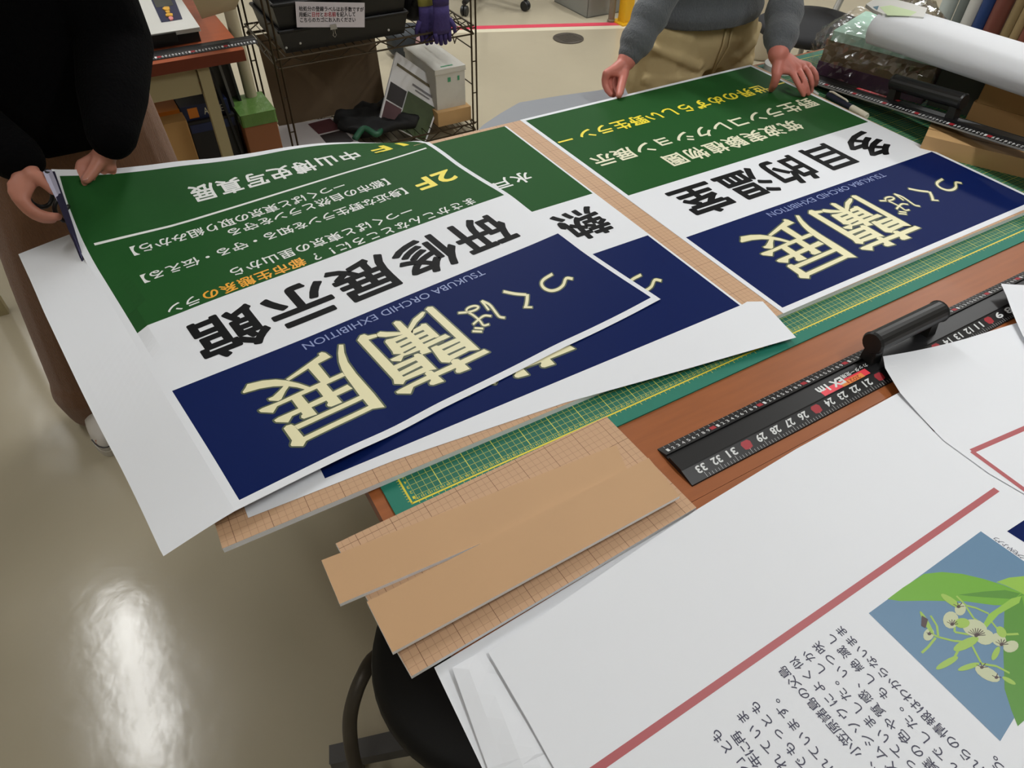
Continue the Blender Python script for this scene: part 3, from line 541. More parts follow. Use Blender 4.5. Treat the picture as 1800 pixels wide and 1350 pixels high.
# ================================================================ STEEL RULERS WITH HANDLES
def ruler(name, A, ux, uy, zt, Ln, label, far_digits=True, near_digits=True, handle=None, sticker=None, length_off=0.0, parent_tilt=0.0, edge_strip=None, dim=1.0):
    """A: far-left corner; ux: unit along; uy: unit across (towards the near edge); built in local cm then placed as a rigid thing"""
    t = thing(name, A, label, 'ruler', 'black cutting rulers')
    X = Vector(ux).normalized(); Y = Vector(uy).normalized(); Z = X.cross(-Y).normalized()
    rot_ = Matrix((( X.x, -Y.x, Z.x), (X.y, -Y.y, Z.y), (X.z, -Y.z, Z.z))).to_4x4()
    t.rotation_mode = 'QUATERNION'; t.rotation_quaternion = rot_.to_quaternion()
    def put(q, nm, par=t, bev=0, sm=False):
        me_o = q.build(nm, org=(0, 0, 0), smooth=sm); me_o.location = (0, 0, 0)
        for v in me_o.data.vertices: pass
        me_o.data.transform(Matrix.Identity(4)); me_o.parent = par
        if bev:
            md = me_o.modifiers.new('bevel', 'BEVEL'); md.width = bev/100.; md.segments = 2; md.limit_method = 'ANGLE'
        return me_o
    # local: x along, y = -distance from the far edge, z up from underside ; build() subtracts V(0,0,0)
    prof = [(0, 0), (0, .12), (-1.9, .75), (-2.0, .45), (-2.5, .45), (-2.6, .85), (-5.2, .85), (-5.4, .72), (-7.9, .22), (-8.0, 0)]
    q = MB(); q.loft([[(x, y, z) for y, z in prof] for x in (0, Ln)], black_gl)
    fl_ = Flat()
    n = int(Ln)
    def Fd(s, y_, h):                     # printed marks follow the profile
        for (ya, za), (yb, zb) in zip(prof[1:], prof[2:]):
            if yb <= y_ <= ya: return (s, y_, za+(zb-za)*(ya-y_)/(ya-yb)+h)
        return (s, y_, .2+h)
    for i in range(1, n):
        if far_digits:
            if i % 10: fl_.string(str(i % 10), (i-.22, -1.15), (i+.22, -1.15), (0, 1), .62, numeral, .015, .01)
            else: fl_.poly([(i-.5, -.75), (i+.5, -.75), (i+.5, -1.45), (i-.5, -1.45)], red_l, .015)
            fl_.line((i, -.06), (i, -.5), .05, numeral, .015)
    if near_digits == 'cm':
        for i in range(1, n):
            x = Ln-i
            if i % 10: fl_.string(str(i % 10), (x+.28, -6.9), (x-.28, -6.9), (0, -1), .85, numeral, .015, .02)
            else: fl_.poly([(x-.6, -6.4), (x+.6, -6.4), (x+.6, -7.3), (x-.6, -7.3)], red_l, .015)
            fl_.line((x, -7.9), (x, -7.5), .05, numeral, .015)
    elif near_digits:
        for k in range(1, int(Ln/3.03)+1):
            x = Ln-length_off-k*3.03 if near_digits == 'rev' else k*3.03
            lab = k
            if near_digits == 'rev': x = k*3.03; lab = 34-k
            if lab % 5 == 0: fl_.poly([(x-.95, -6.0), (x-.6, -5.6), (x+.6, -5.6), (x+.95, -6.0), (x+.75, -6.9), (x, -7.1), (x-.75, -6.9)], red_l, .015)
            else: fl_.string(str(lab), (x+.85, -6.3), (x-.85, -6.3), (0, -1), 1.15, numeral, .015, .03)
            for j in range(5): fl_.line((x+j*.606, -7.85), (x+j*.606, -7.85+(.5 if j else .9)), .05, numeral, .015)
    fl_.emit(q, Fd)
    put(q, 'blade')
    if edge_strip:
        q = MB(); q.box((0, -8.25, 0), (Ln, -8.0, .3), edge_strip); put(q, 'steel_edge')
    if sticker: sticker(t, put, Fd)
    if handle:
        h0, h1, hy = handle
        q = MB(); q.tube([(h0, hy, 4.9), (h0+.4, hy, 4.9), (h0+.5, hy, 4.9), (h1-.5, hy, 4.9), (h1-.4, hy, 4.9), (h1, hy, 4.9)], [1.75, 2.05, 1.9, 1.9, 2.05, 1.75], black_pl, 20)
        hd = put(q, 'handle')
        for xx in (h0+.7, h1-2.6):
            q = MB(); q.hexa([(xx-.2, hy-1.5, .8), (xx+2.1, hy-1.5, .8), (xx+2.1, hy+1.1, .8), (xx-.2, hy+1.1, .8)], [(xx+.1, hy-1.0, 4.6), (xx+1.8, hy-1.0, 4.6), (xx+1.8, hy+1.0, 4.6), (xx+.1, hy+1.0, 4.6)], black_pl)
            put(q, 'handle_post', hd)
    return t
# build() places vertices through V(), whose floor offset must vanish for parts made in local coordinates
_oldV = V
def V(x, y, z, _f=[FL]): return Vector((x/100.0, y/100.0, (z-_f[0])/100.0))
VF = V.__defaults__[0]
def local(on_): VF[0] = 0.0 if on_ else FL
def sticker_ex(t, put, Fd):
    q = MB(); f = Flat()
    f.poly([(30.4, -3.9), (41.4, -3.9), (41.4, -5.15), (30.4, -5.15)], label_red, .02)
    f.poly([(34.8, -4.25), (40.0, -4.25), (40.0, -5.2), (34.8, -5.2)], label_org, .03)
    f.string('カッター定規', (42.6, -3.45), (36.3, -3.45), (0, -1), .8, numeral, .03, .02)
    f.string('EX 1m', (36.0, -3.9), (30.2, -3.9), (0, -1), 1.35, numeral, .04, .05)
    f.string('2021', (39.2, -4.75), (36.2, -4.75), (0, -1), .7, red_l, .04, .01)
    f.emit(q, Fd); put(q, 'label_sticker')
def sticker_red(t, put, Fd):
    q = MB(); f = Flat(); f.poly([(18, -2.9), (32, -2.9), (32, -4.1), (18, -4.1)], label_red, .02)
    f.string('カッター定規 EX 1m', (19, -3.5), (31, -3.5), (0, 1), .8, numeral, .03, .02); f.emit(q, Fd); put(q, 'label_sticker')
local(True)
def mkruler(*a, **k):
    A = a[1]; r_ = ruler(*a, **k); r_.location = _oldV(*A); return r_
mkruler('steel_ruler', (36.4, -9.1, -.3), (1, .0015, 0), (0, -1, 0), 0, 100.2, 'long black cutting ruler with handle lying on bare wood in front of the mat', near_digits='rev', handle=(42.6, 60.6, -2.5), sticker=sticker_ex)
local(False)
A2 = oz(1.2, 1428, 147); B2 = oz(8.2, 1800, 266)
d2 = Vector((B2[0]-A2[0], B2[1]-A2[1], B2[2]-A2[2])).normalized()
n2 = Vector((-d2.y, d2.x, 0)).normalized()          # away from the poster
L2 = Vector((A2[0], A2[1], A2[2]))-d2*6
far2 = L2+n2*8.1
local(True)
mkruler('steel_ruler', tuple(far2), tuple(d2), tuple(-n2), 0, 100.0, 'long black cutting ruler tilted on the kraft carton at the far right', near_digits='cm', far_digits=False, handle=(28, 49, -3.2), sticker=sticker_red, edge_strip=mat('steel_strip', (150, 150, 146), .4, metal=.4))
local(False)

# ================================================================ LOOSE WHITE SHEETS AT THE FRONT
def zs(h0): return lambda s, t, h: (s, t, h0+h)
def px(z, *pts): return [tuple(oz(z, *q)[:2]) for q in pts]
def curl(mb, pl, F, m, st=3.0):
    f = Flat(); f.poly(pl, m, 0); f.emit(mb, F, st)
# lowest sheet and the one above: only their left edges show
def sheet_flat(name, pl, z, label, lift=None):
    q = MB()
    def F(s, t, h):
        return (s, t, z+h+(lift(s, t) if lift else 0))
    f = Flat(); f.poly(pl, paper, 0); f.emit(q, F, 3.0)
    return tag(q.build(name), label, 'paper sheet', 'loose white sheets at the front')
def edge_lift(x0, amp, wd): return lambda s, t: amp*math.exp(-((s-x0)/wd)**2) if s < x0+3*wd else 0
sheet_flat('paper_sheet', px(0, (763, 1172), (848, 1350), (880, 1420))+[(28, -62), (30, -21.5)]+px(0, (1225, 893)), -.22, 'lowest white paper sheet showing a strip at its left edge')
sheet_flat('paper_sheet', px(0, (795, 1176), (857, 1350), (885, 1420))+[(45, -62), (45, -22)], .02, 'middle white sheet lifting slightly at its left edge', lambda s, t: .45*math.exp(-((s+4.6-(t+24)*-.12)/2.2)**2))
MAIN = px(.3, (858, 1148), (926, 1265), (985, 1372))+[(7, -66), (86, -66), (84, -33)]+px(.3, (1640, 760), (1582, 690), (1560, 702), (1400, 790), (1226, 896), (1130, 960))
q = MB(); f = Flat(); f.poly(MAIN, paper, 0)
ZM = .5
def U3(*pts): return [tuple(oz(ZM, *p_)[:2]) for p_ in pts]
# dull red rule
rl = U3((1010, 1368), (1747, 857), (1757, 864), (1040, 1368)); f.poly(rl, red_p, .02)
# text: lines climb away from the viewer
def lines(rows, m):
    for text, iA, a, iC, c in rows:          # two characters of each line fix its place and pitch
        A_, C_ = U3(a, c); d = Vector((C_[0]-A_[0], C_[1]-A_[1])); adv = d.length/(iC-iA); d.normalize()
        s0_ = (A_[0]-d.x*adv*iA, A_[1]-d.y*adv*iA)
        f.row(text, s0_, adv, (d.x, d.y), (-d.y, d.x), 1.42, 1.42, m, .02, .008)
lines([('に見つかった「ラン」とも', 10, (1277, 1314), 11, (1260, 1294)), ('されてから2017年に再', 10, (1312, 1317), 12, (1283, 1278)), ('株ほどが育てられていま', 7, (1370, 1340), 10, (1306, 1261)),
       ('の中で、リストでもっとも', 7, (1410, 1342), 11, (1328, 1244)), ('すぐに絶滅のおそれがあるとされています。', 15, (1433, 1323), 19, (1358, 1229)),
       ('この種は、小笠原諸島の父島', 5, (1502, 1319), 12, (1379, 1182)), ('だけに育ち、スズムシソウによく似', 9, (1524, 1301), 15, (1400, 1166)), ('ていることが早くからわかっていました。しか', 16, (1506, 1245), 20, (1421, 1154)),
       ('し、花のつくりやその葉の色や質感、いつ咲', 14, (1543, 1248), 19, (1440, 1139)), ('くのかは、まだよくわかりませんでした。もし絶滅し', 20, (1528, 1194), 23, (1462, 1124)), ('てしまえば、もうこれらの情報はわからないまま', 17, (1552, 1183), 21, (1479, 1110)), ('になってしまうのです。それはとても残念なことでしょう。', 24, (1770, 1368), 26, (1739, 1328))], ink_p)
# printed photograph of an orchid
sky_p = mat('print_photo_blue', (92, 128, 158), .45); leaf_p = mat('print_leaf_green', (104, 164, 40), .45); leaf2_p = mat('print_leaf_dark', (78, 136, 38), .45)
leafl_p = mat('print_leaf_light', (140, 184, 66), .45); pet_p = mat('print_petal', (186, 192, 158), .45); vein_p = mat('print_petal_vein', (70, 52, 54), .45); stem_p = mat('print_stem', (150, 184, 78), .45)
f.poly(U3((1527, 1078), (1724, 934), (1905, 1060), (1758, 1303)), sky_p, .02)
Q = lambda pts: U3(*[(1560+x/4.5, 1000+y/4.5) for x, y in pts])
f.poly(Q([(0, 240), (120, 150), (290, 40), (430, 25), (590, 40), (760, 80), (920, 130), (1060, 190), (1250, 260), (1250, 330), (1000, 290), (840, 288), (620, 258), (300, 252), (100, 255)]), leaf_p, .024)
f.poly(Q([(560, 205), (760, 180), (930, 168), (1050, 195), (1000, 240), (760, 225), (640, 215)]), leaf2_p, .026)
f.poly(Q([(860, 105), (960, 70), (1250, 40), (1400, 60), (1400, 330), (1150, 260), (1060, 190), (930, 130)]), leafl_p, .026)
f.poly(Q([(925, 300), (1060, 200), (1300, 260), (1300, 900), (1080, 1200), (1030, 1245), (980, 1120), (925, 950), (915, 600)]), leaf2_p, .028)
f.poly(Q([(1060, 210), (1200, 220), (1300, 500), (1300, 1000), (1180, 800), (1100, 400)]), leaf_p, .03)
f.poly(Q([(745, 460), (800, 360), (980, 235), (1060, 215), (1040, 270), (880, 360), (780, 470)]), leafl_p, .034)
def ln(pts, w_, m, h):
    P = Q(pts)
    for i in range(len(P)-1): f.line(P[i], P[i+1], w_, m, h+.0004*(i % 3))
for pts in ([(800, 355), (700, 310), (620, 290), (545, 215)], [(620, 300), (680, 390), (740, 430)], [(815, 410), (880, 490), (940, 520), (1035, 515)], [(640, 580), (520, 570), (400, 540), (360, 520)], [(665, 600), (700, 670), (740, 745)], [(560, 640), (530, 700), (480, 720)], [(340, 370), (390, 450), (400, 530)], [(740, 750), (860, 770), (965, 825)], [(530, 400), (530, 500), (640, 520)], [(380, 545), (320, 620), (270, 665)]):
    ln(pts, .26, stem_p, .036)
def flower(c, rx, ry, a, m, h, n=14):
    ca, sa = math.cos(a), math.sin(a)
    f.poly(Q([(c[0]+rx*math.cos(2*PI*k/n)*ca-ry*math.sin(2*PI*k/n)*sa, c[1]+rx*math.cos(2*PI*k/n)*sa+ry*math.sin(2*PI*k/n)*ca) for k in range(n)]), m, h)
for c, rx, ry, a in (((500, 405), 62, 68, 0), ((690, 470), 100, 68, .3), ((770, 540), 75, 62, .2), ((880, 560), 62, 50, .6), ((975, 615), 62, 46, -.3), ((325, 520), 40, 52, .5), ((575, 320), 44, 50, .2), ((790, 830), 110, 48, .5)):
    flower(c, rx, ry, a, pet_p, .040+.0003*rx/10)
for c, rx, ry, a in (((470, 745), 100, 26, -.5), ((620, 595), 110, 38, -.45), ((640, 775), 90, 22, -.3), ((310, 430), 110, 18, 1.05), ((500, 255), 95, 26, .6), ((855, 670), 60, 24, -1.1), ((900, 500), 50, 34, .9), ((960, 885), 60, 18, .5), ((590, 430), 60, 40, 0)):
    flower(c, rx, ry, a, stem_p, .046)
for c, k, r_ in (((700, 530), 9, 75), ((510, 440), 6, 48), ((900, 600), 6, 55), ((330, 515), 3, 26), ((560, 300), 4, 46), ((745, 780), 4, 50), ((860, 860), 3, 40)):
    for i in range(k):
        a = -2.6+i*2.5/max(1, k-1); ln([c, (c[0]+r_*math.cos(a), c[1]+r_*math.sin(a)*.8)], .09, vein_p, .05)
    flower(c, 15, 12, 0, vein_p, .052)
f.poly(Q([(270, 370), (320, 400), (300, 470), (265, 450)]), vein_p, .053)
# navy picture corner and its caption
f.poly(U3((1770, 934), (1830, 895), (1880, 930), (1850, 985)), navy_p, .02)
a_, c_ = U3((1755, 944), (1800, 975)); d = Vector((c_[0]-a_[0], c_[1]-a_[1])); adv = d.length/5; d.normalize()
A_ = U3((1795, 978))[0]; f.row('クモキリソウ', A_, adv*.95, (-d.x, -d.y), (d.y, -d.x), .95, .95, ink_p, .02)
def bulge(s, t): return 0
f.emit(q, lambda s, t, h: (s, t, ZM+h), 6.0)
tag(q.build('paper_sheet', org=(40, -45, .3)), 'large printed white sheet with red rule, vertical lines of text and orchid photograph', 'paper sheet', 'loose white sheets at the front')
# sheet lying on top at the right with the red frame, its left corner curled up
FR = [(1548, 634), (1553, 652), (1582, 692), (1660, 772), (1740, 830), (1860, 900), (2000, 780), (1900, 520), (1800, 562), (1700, 593)]
P = [tuple(oz(.9, *p_)[:2]) for p_ in FR]
c0 = P[0]
def FT(s, t, h):
    d_ = math.hypot(s-c0[0], t-c0[1]); return (s, t, .62+h+1.3*max(0, 1-d_/18)**2)
q = MB(); f = Flat(); f.poly(P, paper, 0)
O = lambda *pts: [tuple(oz(.64, *p_)[:2]) for p_ in pts]
k0, k1, k2 = O((1708, 793), (1812, 748), (1812, 869)); f.line(k0, k1, .78, red_p, .015); f.line(k0, k2, .78, red_p, .0155)
f.emit(q, FT, 2.5)
tag(q.build('paper_sheet'), 'white sheet with red frame corner lying over the ruler end, corner curled', 'paper sheet', 'loose white sheets at the front')
P = [tuple(oz(1.6, *p_)[:2]) for p_ in ((1754, 507), (1766, 525), (1800, 590), (1850, 660), (2000, 640), (1960, 470), (1850, 500))]
c1 = P[0]
def FT2(s, t, h):
    d_ = math.hypot(s-c1[0], t-c1[1]); return (s, t, 1.35+h+1.4*max(0, 1-d_/16)**2)
q = MB(); f = Flat(); f.poly(P, paper, 0); f.emit(q, FT2, 2.5)
tag(q.build('paper_sheet'), 'white sheet corner resting over the ruler at the right picture edge', 'paper sheet', 'loose white sheets at the front')

# ================================================================ THINGS ON THE TABLE AT THE RIGHT
def hz(c, d): return (c[0]+d[0], c[1]+d[1])
# pen beside the right poster
A_, B_ = oz(1.0, 1455, 166), oz(1.0, 1524, 205)
ax = Vector((B_[0]-A_[0], B_[1]-A_[1], 0)); Lp = ax.length; ax.normalize()
pen = thing('marker_pen', ((A_[0]+B_[0])/2, (A_[1]+B_[1])/2, 0), 'black and white marker pen lying on the mat beside the right poster', 'pen')
def pp(u, dz=0): return (A_[0]+ax.x*u, A_[1]+ax.y*u, 1.0+dz)
pen_dark = mat('pen_navy_barrel', (28, 34, 52), .35); pen_white = mat('pen_white', (216, 210, 190), .4)
q = MB(); q.tube([pp(0), pp(.2), pp(Lp*.62)], [.55, .85, .85], pen_dark, 14); q.build('barrel', pen, smooth=False, auto=40)
q = MB(); q.tube([pp(Lp*.62), pp(Lp-.2), pp(Lp)], [.9, .9, .7], pen_white, 14); q.build('cap', pen, auto=40)
q = MB(); q.tube([pp(.3, .9), pp(1.5, 1.25), pp(Lp*.45, 1.15), pp(Lp*.5, .9)], [.22, .28, .25, .2], pen_white, 8); q.build('clip', pen)
# tape roll under the hand
tc = oz(.8, 1372, 118)
tr = thing('tape_roll', (tc[0], tc[1], 0), 'white roll of tape lying behind the hand at the right poster corner', 'tape roll')
q = MB(); q.lathe((tc[0], tc[1], .02), [(3.4, 0), (5.0, 0), (5.0, 1.8), (3.4, 1.8), (3.4, 0)], white_pl, 32); q.build('tape', tr, auto=40)
q = MB(); q.lathe((tc[0], tc[1], .02), [(3.1, 0), (3.39, 0), (3.39, 1.8), (3.1, 1.8), (3.1, 0)], card_d, 32); q.build('core', tr, auto=40)
# small loose paper strip beyond the fingertips
P = [oz(.06, *q_)[:2] for q_ in ((1420, 152), (1439, 167), (1436, 169), (1417, 157))]
q = MB(); q.prism(P, .03, .5, white_pl); tag(q.build('paper_offcut'), 'small white paper offcut sticking out past the fingertips', 'offcut')

# lower long kraft carton that carries the ruler
def carton(T, along, across, ln_, dp, h, z, label, m=card_m, name='kraft_carton', group=None):
    a_ = Vector((*along, 0)).normalized(); c_ = Vector((*across, 0)).normalized()
    p0 = Vector((T[0], T[1], 0)); pl = [p0, p0+a_*ln_, p0+a_*ln_+c_*dp, p0+c_*dp]
    q = MB(); q.prism([(v.x, v.y) for v in pl], z, z+h, m)
    t = q.build(name, bevel=.25); tag(t, label, 'carton', group)
    fl_ = MB(); mid0, mid1 = p0+c_*dp/2, p0+a_*ln_+c_*dp/2
    fl_.prism([((mid0-c_*.25).x, (mid0-c_*.25).y), ((mid1-c_*.25).x, (mid1-c_*.25).y), ((mid1+c_*.25).x, (mid1+c_*.25).y), ((mid0+c_*.25).x, (mid0+c_*.25).y)], z+h, z+h+.06, card_d)
    fl_.build('lid_flap_edge', t); return t
T = oz(4.4, 1627, 238); Tb = oz(4.4, 1800, 279); al = (Tb[0]-T[0], Tb[1]-T[1]); ac = (-al[1], al[0])
lower_al = Vector((*al, 0)).normalized()
carton(T, al, ac, 62, 9.5, 4.3, .02, 'long dull kraft carton under the tilted ruler, next to the right poster')
# two slim cartons behind the ruler handle
T1_ = oz(4.9, 1712, 178); T1b = oz(4.9, 1800, 204)
d1 = Vector((T1b[0]-T1_[0], T1b[1]-T1_[1], 0)).normalized(); a1n = (-d1.y, d1.x)
carton(T1_, d1[:2], a1n, 58, 22, 4.8, .02, 'slim brown carton lying beneath another one behind the ruler handle', mat('kraft_carton_warm', (206, 160, 106), .7, noise=(10, .05, 3)))
T2_ = (T1_[0]+d1.x*.6, T1_[1]+d1.y*.6)
carton(T2_, d1[:2], a1n, 58, 22, 5.6, 4.9, 'slim brown carton lying on top of another one under the white paper roll', MATS['kraft_carton_warm'])

# sheets of foam wrapped in clear film
mint = mat('mint_sheet', (176, 214, 196), .6); brown_sh = mat('brown_sheet', (128, 108, 82), .7, noise=(5, .2, 3)); purple_sh = mat('purple_sheet', (92, 60, 86), .6, noise=(4, .2, 3))
film = filmmat('clear_film', .86, .14, 10, 1.0)
F0 = oz(.5, 1424, 128); d_ = Vector((10, -30, 0)).normalized(); n_ = Vector((-d_.y, d_.x, 0))
pk = thing('wrapped_sheet_stack', (F0[0]+14, F0[1]-6, 0), 'stack of mint, brown and purple sheets wrapped in clear film by the right hand', 'wrapped stack')
def pkp(u, v, z): return (F0[0]+d_.x*u+n_.x*v, F0[1]+d_.y*u+n_.y*v, z)
def slab(nm, u0, u1, v0, v1, z0, z1, m):
    q = MB(); q.hexa([pkp(u0, v0, z0), pkp(u1, v0, z0), pkp(u1, v1, z0), pkp(u0, v1, z0)], [pkp(u0, v0, z1), pkp(u1, v0, z1), pkp(u1, v1, z1), pkp(u0, v1, z1)], m); return q.build(nm, pk, bevel=.4)
slab('purple_layer', 1.0, 33, .8, 26, .1, 4.2, purple_sh); slab('brown_layer', 1.4, 33, .9, 25.6, 4.2, 10.4, brown_sh); slab('mint_layer', 2.6, 33, .6, 25.4, 10.4, 13.0, mint)
q = MB(); nu, nv = 26, 20
def filmpt(u, v, z, amp=.35):
    return pkp(u+random.uniform(-amp, amp), v+random.uniform(-amp, amp), z+random.uniform(-amp, amp)*.8)
us = [0.2+33.5*i/nu for i in range(nu+1)]; vs_ = [26.5*i/nv for i in range(nv+1)]
top = [[filmpt(u, v, 13.9) for v in vs_] for u in us]
def patch(g):
    n = len(g[0]); q.add([p_ for r_ in g for p_ in r_], [(i*n+j, (i+1)*n+j, (i+1)*n+j+1, i*n+j+1) for i in range(len(g)-1) for j in range(n-1)], film)
patch(top)
zs_ = [.2+13.7*k/10 for k in range(11)]
fr = [[(top[i][0] if k == 10 else filmpt(us[i], -.6-1.2*math.sin(PI*k/10), zs_[k], .5)) for k in range(11)] for i in range(nu+1)]; patch(fr)
sd = [[(top[0][j] if k == 10 else (fr[0][k] if j == 0 else filmpt(-.2-2.2*math.sin(PI*k/10), vs_[j], zs_[k], .7))) for k in range(11)] for j in range(nv+1)]; patch(sd)
q.build('clear_film_wrap', pk)

# curled white sheet / roll lying across the stack
R0 = oz(18.0, 1536, 52); R1 = oz(18.0, 1800, 138)
dr = Vector((R1[0]-R0[0], R1[1]-R0[1], 0)).normalized(); nr = Vector((-dr.y, dr.x, 0))
prof = []
for k in range(9):
    a = -PI*.62+PI*1.12*k/8
    prof.append((-(3.6*math.cos(a)), 18.4+3.6*math.sin(a)))
prof += [(3, 22.1), (8, 22.0), (13, 21.2), (18, 20.0), (22.5, 18.6)]
def rp(u, v, z): return (R0[0]+dr.x*u+nr.x*v, R0[1]+dr.y*u+nr.y*v, z)
q = MB(); rings = []
back = [(v*.97+.1, z-.35) for v, z in prof][::-1]
nP = len(prof)+len(back)
for u in [0, .3, 3, 10, 22, 40, 62, 85]:
    k_ = .96 if u == 0 else 1
    rings.append([rp(u+(.08*max(v, 0) if u < 1 else 0), v*k_, z+.05*math.sin(u*.3+v)) for v, z in prof+back])
q.loft(rings, paper)
tag(q.build('paper_roll', smooth=False, auto=35), 'big curled roll of white paper lying across the wrapped stack at right', 'paper roll')
# printed folder sticking out behind it
P = [oz(21.0, *q_)[:2] for q_ in ((1519, 17), (1533, 8), (1560, 6), (1600, 16), (1626, 24), (1620, 40), (1548, 34), (1532, 27))]
cd = MB(); cd.prism(P, 21.6, 22.4, white_pl); f = Flat()
Pk = lambda *pts: [tuple(oz(22.45, *p_)[:2]) for p_ in pts]
f.poly(Pk((1546, 12), (1566, 9), (1612, 21), (1600, 28), (1560, 27)), mat('print_pale_green', (186, 206, 158), .5), .01)
f.poly(Pk((1534, 12), (1545, 10), (1542, 18)), mat('print_teal', (36, 96, 116), .5), .02)
f.emit(cd, lambda s, t, h: (s, t, 22.42+h)); tag(cd.build('folder'), 'white folder with pale green print poking out from behind the paper roll', 'folder')
# dark roll underneath, in the shadow
sleeve_dark = mat('grey_sleeve', (70, 72, 66), .5, noise=(6, .3, 4))
carton(pkp(34, 2, 0)[:2], d_[:2], n_[:2], 15, 16, 12.6, .02, 'dark grey sleeve of sheets lying in the shadow under the paper roll', sleeve_dark, 'sheet_sleeve')

# rolls of material standing behind the table at the far right
rolls = [(1664, 28, (176, 186, 182)), (1691, 20, (104, 112, 108)), (1712, 26, (190, 190, 184)), (1735, 26, (26, 54, 104)), (1761, 30, (110, 62, 52)), (1789, 18, (140, 122, 86)), (1808, 18, (150, 130, 92)), (1830, 24, (120, 70, 56)), (1852, 20, (84, 104, 76))]
names = ['pale grey', 'dark grey', 'off white', 'navy blue', 'reddish brown', 'tan', 'sand coloured', 'rust brown', 'sage green']
for (pxx, wd, rgb), nm in zip(rolls, names):
    c = ox(270, pxx, 18); r_ = wd*.1
    q = MB(); m_ = mat('roll_'+nm.replace(' ', '_'), rgb, .45, noise=(8, .1, 2))
    q.lathe((270, c[1], FL+.6), [(.4, 0), (r_, 0), (r_, 100), (r_*.5, 100), (r_*.5, 96), (.4, 96)], m_, 24)
    tag(q.build('material_roll', auto=40), nm+' roll of material standing in the bin behind the table', 'roll', 'rolls of material in the bin')
y0_, y1_ = ox(270, 1875, 30)[1]-6, ox(270, 1640, 10)[1]+6
bn = thing('roll_bin', (268, (y0_+y1_)/2, FL), 'dark blue open bin holding the standing rolls of material', 'bin')
blue_pl = mat('blue_plastic', (28, 44, 110), .4)
for a_, c_, nm in (((262, y0_), (263, y1_), 'front_panel'), ((278, y0_), (279, y1_), 'back_panel'), ((262, y0_), (279, y0_+1), 'side_panel'), ((262, y1_-1), (279, y1_), 'side_panel')):
    q = MB(); q.box((*a_, FL), (*c_, -16 if nm != 'back_panel' else -8), blue_pl); q.build(nm, bn)
q = MB(); q.box((262, y0_, FL), (279, y1_, FL+.5), blue_pl); q.build('bottom', bn)
# crumpled clear bag
cb = oz(2, 1610, 4); q = MB()
film2 = filmmat('clear_bag_film', .6, .12, 26, 1.0, (226, 224, 216))
q.ball((238, ox(238, 1612, 2)[1], -4), 12, film2, 22, 14, (1, 1.2, 1.0))
for i, v in enumerate(q.v): q.v[i] = tuple(v[k]+random.uniform(-1.6, 1.6) for k in range(3))
stand = (q.v[0])
cbx, cby = ox(238, 1612, 2)[:2]
tag(q.build('plastic_bag'), 'crumpled clear plastic bag on a carton behind the white paper roll', 'bag')
q = MB(); q.box((cbx-14, cby-13, FL), (cbx+14, cby+15, -17), card_d); tag(q.build('carton', bevel=.3), 'brown carton on the floor holding the crumpled clear bag', 'carton')

# white waste bin, chair and post behind the right person
wb = oz(FL, 1346, 106)
t = thing('waste_bin', (wb[0], wb[1], FL), 'tall cream white cylindrical bin on the floor behind the person in grey', 'bin')
q = MB(); q.lathe((wb[0]+3, wb[1]+9, FL), [(.5, 0), (10.6, 0), (12.2, 2), (14.5, 62), (15.2, 62), (15.2, 64), (13.6, 64), (12, 5), (.5, 4)], offwhite, 36); q.build('body', t, auto=40)
q = MB(); q.lathe((wb[0]+3, wb[1]+9, FL+64), [(15.6, 0), (15.6, 1.2), (9, 4), (.5, 4.6)], offwhite, 36); q.build('lid', t, auto=40)
# black chair
def blob(mb, c, rx, ry, rz, m, e=2.6, seg=28, rg=12):
    rings = []
    for i in range(1, rg):
        a = -PI/2+PI*i/rg; ca = abs(math.cos(a))**(2/e); sa = math.copysign(abs(math.sin(a))**(2/e), a)
        rings.append([(c[0]+rx*ca*math.copysign(abs(math.cos(2*PI*k/seg))**(2/e), math.cos(2*PI*k/seg)), c[1]+ry*ca*math.copysign(abs(math.sin(2*PI*k/seg))**(2/e), math.sin(2*PI*k/seg)), c[2]+rz*sa) for k in range(seg)])
    mb.loft(rings, m)
cc = (275, 168)
chr_ = thing('chair', (cc[0], cc[1], FL), 'black padded chair with pale grey legs standing beyond the right hand', 'chair')
chair_gray = mat('pale_grey_metal', (150, 148, 140), .4, metal=.2); chair_fab = mat('chair_black_fabric', (20, 21, 24), .8)
q = MB(); blob(q, (cc[0], cc[1], -25), 25, 23, 4.5, chair_fab); q.build('seat', chr_, smooth=True)
q = MB(); blob(q, (cc[0]+22, cc[1]+8, 8), 6, 22, 20, chair_fab); q.build('backrest', chr_, smooth=True)
for sx in (-1, 1):
    for sy in (-1, 1):
        q = MB(); q.tube([(cc[0]+sx*18, cc[1]+sy*16, -28), (cc[0]+sx*20, cc[1]+sy*18, FL)], 1.3, chair_gray); q.build('leg', chr_)
q = MB(); q.tube([(cc[0]+19, cc[1]+6, -28), (cc[0]+25, cc[1]+8, -18), (cc[0]+24, cc[1]+8, 2)], 1.5, chair_gray); q.build('back_support', chr_)
